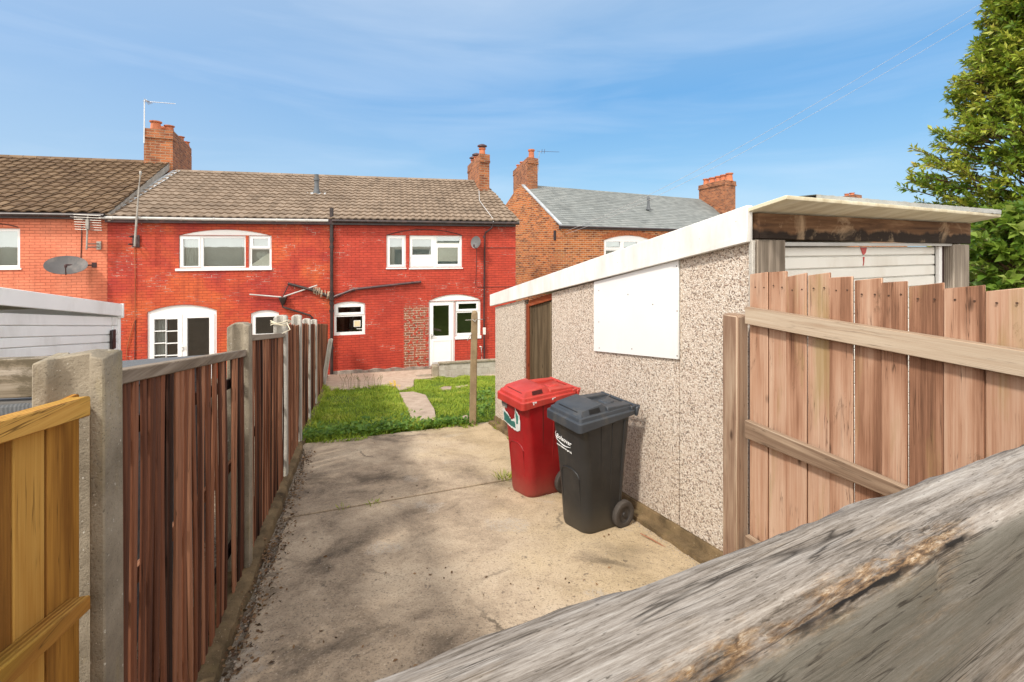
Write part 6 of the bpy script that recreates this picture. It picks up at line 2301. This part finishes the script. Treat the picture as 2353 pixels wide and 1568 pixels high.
def raw_mesh(name, V, F, gc, rn, mat, parent=None, fr=WORLD):
    me = bpy.data.meshes.new(name)
    nv, nf, k = len(V), len(F), F.shape[1]
    me.vertices.add(nv)
    me.vertices.foreach_set('co', V.astype(np.float32).ravel())
    me.loops.add(nf * k)
    me.loops.foreach_set('vertex_index', F.astype(np.int32).ravel())
    me.polygons.add(nf)
    me.polygons.foreach_set('loop_start', np.arange(0, nf * k, k, dtype=np.int32))
    me.update(calc_edges=True)
    a_ = me.attributes.new('gc', 'FLOAT_VECTOR', 'POINT')
    a_.data.foreach_set('vector', gc.astype(np.float32).ravel())
    a_ = me.attributes.new('rnd', 'FLOAT', 'POINT')
    a_.data.foreach_set('value', rn.astype(np.float32))
    me.materials.append(M[mat] if isinstance(mat, str) else mat)
    o = bpy.data.objects.new(name, me)
    C.objects.link(o)
    if parent is not None:
        o.parent = parent
        FRM[o.name] = FRM[parent.name]
    else:
        o.matrix_world = fr.M
    return o

def leaves(pos, direc, ln, wd, fold=.25, curl=.15, rn=None):
    """leaf blades: pos (n,3) base, direc (n,3), ln, wd (n,)"""
    n = len(pos)
    d = direc / np.linalg.norm(direc, axis=1, keepdims=True)
    rv = NR.normal(size=(n, 3))
    rv[:, 2] += 1.4
    s = np.cross(d, rv)
    s /= np.linalg.norm(s, axis=1, keepdims=True) + 1e-9
    u = np.cross(s, d)
    L, Wd = ln[:, None], wd[:, None]
    base = pos
    mid = pos + d * L * .5 + u * L * .02
    l_ = pos + d * L * .45 + s * Wd * .5 + u * Wd * fold
    r_ = pos + d * L * .45 - s * Wd * .5 + u * Wd * fold
    tip = pos + d * L - u * L * curl
    V = np.stack([base, l_, mid, r_, tip], 1).reshape(-1, 3)
    b = (np.arange(n) * 5)[:, None]
    F = np.concatenate([b + np.array([[0, 2, 1]]), b + np.array([[2, 4, 1]]), b + np.array([[0, 3, 2]]), b + np.array([[2, 3, 4]])], 0)
    if rn is None:
        rn = NR.random(n)
    return V, F, np.repeat(rn, 5)

def in_poly(px, py, poly):
    inside = np.zeros(len(px), bool)
    n = len(poly)
    j = n - 1
    for i in range(n):
        xi, yi = poly[i]
        xj, yj = poly[j]
        c_ = ((yi > py) != (yj > py)) & (px < (xj - xi) * (py - yi) / (yj - yi + 1e-12) + xi)
        inside ^= c_
        j = i
    return inside

# grass
LAWN = [(690, 1022), (815, 1011), (965, 986), (1070, 981), (1096, 977), (1150, 968), (1150, 853), (1060, 862), (1002, 869), (954, 871), (950, 886), (918, 899), (905, 887), (860, 892), (825, 894), (760, 900), (744, 888), (725, 905), (700, 980)]
n0 = 150000
X = NR.uniform(-6.6, 1.2, n0)
Y = NR.uniform(5.9, 16.2, n0)
Z = np.array([0.02 - SL * min(y, 16.0) for y in Y])
px = CX + X / Y * FX
py = HY + (CZ - Z) / Y * FX
rag = np.array([mnoise.noise(Vector((x * 2.3, y * 2.3, 7))) + .6 * mnoise.noise(Vector((x * 7, y * 7, 3))) for x, y in zip(X, Y)])
ok = in_poly(px + 5 * rag, py - 9 * rag, LAWN)
for pl in [PATH1, PATH2] + STONES:
    ok &= ~in_poly(px + 8 * rag, py + 5 * rag, pl)
bare = ((px - 785) / 40) ** 2 + ((py - 918) / 9) ** 2 < 1
ok &= ~(bare & (NR.random(n0) < .75))
bare = ((px - 1115) / 35) ** 2 + ((py - 950) / 7) ** 2 < 1
ok &= ~(bare & (NR.random(n0) < .7))
X, Y, Z = X[ok], Y[ok], Z[ok]
n = len(X)
cl = np.array([mnoise.noise(Vector((x * 1.6, y * 1.6, 0))) for x, y in zip(X, Y)])
h = NR.uniform(.022, .075, n) * (1 + .9 * cl)
pxk, pyk = CX + X / Y * FX, HY + (CZ - Z) / Y * FX
edge = (pyk > 1010 - (pxk - 690) * .13 - 14) & (pxk < 1000)
h *= np.where((pxk < 735) | ((pyk < 900) & (pxk < 900)), 1.7, 1.0) * np.where(edge, 1.35, 1)
a = NR.uniform(0, 2 * np.pi, n)
lean_ = NR.uniform(.1, .7, n)
dv = np.stack([np.cos(a) * lean_, np.sin(a) * lean_, np.ones(n)], 1)
sv = np.stack([-np.sin(a), np.cos(a), np.zeros(n)], 1)
b0 = np.stack([X, Y, Z - .02], 1)
wv_ = NR.uniform(.004, .009, n)[:, None]
midp = b0 + dv * (h * .6)[:, None]
tipp = b0 + dv * h[:, None] + np.stack([np.cos(a), np.sin(a), -.3 * np.ones(n)], 1) * (h * .35)[:, None]
V = np.stack([b0 - sv * wv_, b0 + sv * wv_, midp + sv * wv_ * .8, midp - sv * wv_ * .8, tipp], 1).reshape(-1, 3)
b = (np.arange(n) * 5)[:, None]
F = np.concatenate([b + np.array([[0, 1, 2]]), b + np.array([[0, 2, 3]]), b + np.array([[3, 2, 4]])], 0)
dry = np.array([mnoise.noise(Vector((x * 2.7 + 9, y * 2.7, 4))) for x, y in zip(X, Y)])
rn = np.clip(NR.random(n) * .62 + .3 * (cl + .25) + .5 * np.clip(dry - .12, 0, 1), 0, 1)
M['grass'] = leaf_mat('grass_blades', [(.12, (.10, .18, .014)), (.38, (.23, .335, .022)), (.65, (.37, .43, .04)), (.9, (.50, .45, .12))], .4, .6)
gr = raw_mesh('grass', V, F, V.copy(), np.repeat(rn, 5), 'grass')
tag(gr, kind='stuff')

# broad weeds along the front of the lawn and in the corners
def weeds(name, spots, ln, mat, up_=.8, spread=.1, nl=7):
    P_, D_, L_ = [], [], []
    for (x, y, z) in spots:
        k_ = NR.integers(max(2, nl - 3), nl + 3)
        for _ in range(k_):
            az = NR.uniform(0, 2 * np.pi)
            r_ = NR.uniform(0, spread)
            P_.append((x + r_ * np.cos(az), y + r_ * np.sin(az), z + NR.uniform(0, .09)))
            D_.append((np.cos(az), np.sin(az), NR.uniform(.1, up_)))
            L_.append(NR.uniform(.6, 1.3) * ln)
    P_, D_, L_ = np.array(P_), np.array(D_), np.array(L_)
    V, F, r_ = leaves(P_, D_, L_, L_ * .55, .2, .1)
    o = raw_mesh(name, V, F, V.copy(), r_, mat)
    return tag(o, kind='stuff')
sp = []
for _ in range(260):
    s_ = NR.random()
    x = 690 + s_ * 400
    y = lerp(1016, 976, s_) - abs(NR.normal()) * (12 if x < 960 else 5)
    p = G(x, y)
    sp.append((p.x, p.y, p.z))
for _ in range(60):
    p = G(NR.uniform(1085, 1140), NR.uniform(900, 965)); sp.append((p.x, p.y, p.z))
M['weed'] = leaf_mat('weed_leaves', [(.2, (.05, .12, .014)), (.5, (.09, .19, .02)), (.8, (.17, .28, .04))], .35, .5)
weeds('weeds', sp, .085, 'weed')
# tufts at the drive joint, at the stake and behind the red bin
tp, td, tl_ = [], [], []
for (x, y, r_, n_) in ((1160, 985, .2, 130), (1185, 1010, .12, 60), (1160, 1100, .1, 50), (1165, 1098, .06, 30), (1150, 978, .15, 70), (855, 1157, .08, 18), (790, 1168, .05, 8), (655, 1085, .05, 10), (700, 1015, .12, 40)):
    p = G(x, y)
    for _ in range(n_):
        az = NR.uniform(0, 2 * np.pi)
        q_ = r_ * math.sqrt(NR.random())
        X_, Y_ = p.x + q_ * math.cos(az), p.y + q_ * math.sin(az)
        tp.append((X_, Y_, gz(Y_) - .005)); td.append((math.cos(az) * .6, math.sin(az) * .6, 1)); tl_.append(NR.uniform(.04, .12) * (1 if r_ > .09 else .55))
V, F, r_ = leaves(np.array(tp), np.array(td), np.array(tl_), np.full(len(tl_), .009), .1, .25)
tag(raw_mesh('grass', V, F, V.copy(), r_, 'grass'), kind='stuff')
# seed stalks by the patio and yellow flowers
m = MB(WORLD)
for _ in range(26):
    p = G2(NR.uniform(770, 880), NR.uniform(890, 897))
    m.tube([p, p + Vector((NR.uniform(-.05, .05), 0, .22)), p + Vector((NR.uniform(-.12, .12), 0, NR.uniform(.28, .42)))], [.004, .003, .006], 4)
tag(m.build('weeds', plain('dry_stalks', (.17, .16, .07), .8, .2)), kind='stuff')
m = MB(WORLD)
for _ in range(16):
    p = G2(NR.uniform(895, 922), NR.uniform(886, 896)) + Vector((0, 0, NR.uniform(.08, .16)))
    m.lathe(p, [(.003, -.1), (.004, -.005), (.022, .004), (.012, .012)], 8)
tag(m.build('weeds', plain('dandelion_yellow', (.65, .42, .02), .7, .1)), kind='stuff')

# litter: dead leaves, crumbs and grit along the fence foot and the plinth
lp_, ld_, ll_ = [], [], []
for _ in range(900):
    Yq = NR.uniform(.9, 6.2)
    X_ = fence_x(Yq) + .08 + abs(NR.normal()) * .07
    lp_.append((X_, Yq, gz(Yq) + NR.uniform(.0, .012)))
for (x, y, n_) in ((592, 1275, 260), (600, 1290, 120), (540, 1430, 160), (560, 1350, 120), (700, 1062, 90), (655, 1160, 70), (500, 1520, 90)):
    p = G(x, y)
    for _ in range(n_):
        lp_.append((p.x + NR.normal() * .07, p.y + NR.normal() * .1, p.z + NR.uniform(.003, .015)))
for _ in range(150):
    p = G(NR.uniform(520, 1500), NR.uniform(1010, 1560)); lp_.append((p.x, p.y, p.z + .003))
n = len(lp_)
az = NR.uniform(0, 2 * np.pi, n)
ll_ = NR.uniform(.006, .036, n)
V, F, r_ = leaves(np.array(lp_), np.stack([np.cos(az), np.sin(az), NR.uniform(-.05, .2, n)], 1), ll_, ll_ * .5, .15, .1)
M['litter'] = leaf_mat('dead_leaf', [(.2, (.045, .022, .012)), (.5, (.13, .065, .03)), (.8, (.25, .15, .08))], .1, .8)
tag(raw_mesh('litter', V, F, V.copy(), r_, 'litter'), kind='stuff')
m = MB(WORLD)
def grit(p, s_):
    v = []
    for q in ((1, 0, 0), (-1, 0, 0), (0, 1, 0), (0, -1, 0), (0, 0, 1), (0, 0, -1)):
        v.append(Vector(p) + Vector(q) * s_ * RN.uniform(.6, 1.2))
    m.add(v, [(0, 2, 4), (2, 1, 4), (1, 3, 4), (3, 0, 4), (2, 0, 5), (1, 2, 5), (3, 1, 5), (0, 3, 5)])
for _ in range(420):
    s_ = NR.uniform(-.2, 2.2)
    q = SF.M @ Vector((s_, .13 + abs(NR.normal()) * .06, 0))
    grit((q.x, q.y, gz(q.y) + .002), NR.uniform(.002, .007))
for _ in range(200):
    p = G(NR.uniform(520, 1500), NR.uniform(1010, 1560)); grit((p.x, p.y, p.z + .001), NR.uniform(.002, .006))
for _ in range(360):
    Yq = NR.uniform(.9, 6.2)
    grit((fence_x(Yq) + .06 + abs(NR.normal()) * .06, Yq, gz(Yq) + .003), NR.uniform(.003, .009))
tag(m.build('gravel', plain('grit', (.32, .27, .22), .9, .5, 40)), kind='stuff')
m = MB(SF)
q = SF.l(G(1497, 1245))
m.tube([q + Vector((.1, .03, .012)), q + Vector((0, 0, .02)), q + Vector((-.12, -.05, .012))], [.004, .006, .003], 6)
tag(m.build('twig', 'slat_brown'), 'dark twig lying on the concrete by the garage plinth', 'twig')

# ------------------------------------------------------------------ trees at right
def crown(center, zs_, rad, n_tips, leaf, seed, per=34, shoot=.34, cut=None):
    """branch tips through the volume with leafy shoots; returns leaf arrays and shoots"""
    rg = np.random.default_rng(seed)
    P_, D_, L_, R_ = [], [], [], []
    shoots = []
    for _ in range(n_tips):
        z = rg.uniform(zs_[0], zs_[-1])
        r0 = np.interp(z, zs_, rad)
        az = rg.uniform(0, 2 * np.pi)
        q = r0 * (.45 + .55 * rg.random() ** .45) * (1 + .24 * mnoise.noise(Vector((math.cos(az) * 2.2, math.sin(az) * 2.2, z * 1.7))))
        tip = np.array([center[0] + q * math.cos(az), center[1] + q * math.sin(az), z])
        if cut is not None and not cut(tip):
            continue
        d = np.array([math.cos(az), math.sin(az), rg.uniform(-.05, .75)])
        d /= np.linalg.norm(d)
        ln = shoot * rg.uniform(.6, 1.4)
        tone = rg.random()
        shoots.append((tip - d * ln * 1.2, tip))
        k_ = int(per * rg.uniform(.7, 1.3))
        for i in range(k_):
            s_ = rg.random() ** .8
            p = tip - d * ln * (1 - s_)
            rv = rg.normal(size=3)
            rv -= d * rv.dot(d)
            rv /= np.linalg.norm(rv) + 1e-9
            dd = d * rg.uniform(.35, 1.0) + rv * rg.uniform(.5, 1.0) + np.array([0, 0, .15])
            P_.append(p + rv * .01); D_.append(dd); L_.append(leaf * rg.uniform(.6, 1.25)); R_.append(np.clip(tone * .6 + .4 * rg.random(), 0, 1))
    return np.array(P_), np.array(D_), np.array(L_), np.array(R_), shoots

def tree(label, name, cat, center, zs_, rad, n_tips, leaf, asp, seed, mat, per=34, shoot=.34, trunk_r=.13, group=None, cut=None):
    base = Vector((center[0], center[1], gz(center[1])))
    fr = Fr(base, 0)
    t_ = thing(name, label, cat, fr, group)
    P_, D_, L_, R_, sh = crown((0, 0), [z - base.z for z in zs_], rad, n_tips, leaf, seed, per, shoot, cut)
    V, F, r_ = leaves(P_, D_, L_, L_ * asp, .22, .18, R_)
    raw_mesh('crown', V, F, V.copy(), r_, mat, t_)
    mb = MB(fr)
    ztop = zs_[-1] - base.z
    rg = random.Random(seed)
    mb.tube([(0, 0, -.1), (.04, .03, ztop * .3), (-.05, .05, ztop * .6), (.02, 0, ztop * .92)], [trunk_r, trunk_r * .8, trunk_r * .5, trunk_r * .15], 9)
    mb.build('trunk', 'bark', t_)
    mb = MB(fr)
    for k, (a, b_) in enumerate(sh):
        mb.tube([Vector(a), Vector(a).lerp(Vector(b_), .5) + Vector((0, 0, .01)), Vector(b_)], [.010, .007, .003], 4, caps=False)
        if k % 4 == 0:
            z_ = max(.2, a[2] - rg.uniform(.3, .7))
            mb.tube([(0, 0, z_), Vector(a) * .5 + Vector((0, 0, z_ * .5 + .05)), Vector(a)], [.035, .022, .010], 5, caps=False)
    mb.build('branches', 'bark', t_)
    return t_
M['bark'] = plain('brown_bark', (.13, .085, .05), .9, .3, 12, .6, .1)
M['laurel'] = leaf_mat('evergreen_leaves', [(.08, (.04, .095, .016)), (.28, (.11, .20, .022)), (.5, (.25, .33, .035)), (.75, (.42, .42, .06)), (.93, (.50, .30, .06))], .3, .38)
M['broad'] = leaf_mat('broad_leaves', [(.08, (.035, .09, .013)), (.4, (.09, .18, .02)), (.7, (.21, .30, .04)), (.92, (.42, .44, .16))], .4, .42)
Zt = 6.4
cx_t = (2430 - CX) / FX * Zt
k_ = Zt / FX
ysz = [690, 560, 464, 413, 320, 249, 172, 95, 10, -130, -260]
zs_t = [CZ - (y - HY) * k_ for y in ysz]
rad_t = [r * k_ for r in (225, 255, 262, 270, 268, 190, 196, 150, 128, 85, 25)]
tree('tall dense evergreen tree with glossy leaves rising beyond the garage at right', 'evergreen_tree', 'tree', (cx_t, Zt), zs_t, rad_t, 3600, .095, .36, 21, 'laurel', 38, .36, cut=lambda p: p[0] < .35 and p[1] < .9)
Zs = 5.3
tree('broad leaved bright green bush spilling beside the garage post at the right edge', 'leafy_bush', 'bush', ((2370 - CX) / FX * Zs, Zs), [CZ - (y - HY) * Zs / FX for y in (900, 760, 640, 560, 500, 470)], [.7, .78, .76, .68, .5, .25], 520, .12, .62, 33, 'broad', 22, .34, .05, cut=lambda p: p[0] < .3 and p[1] < .4)
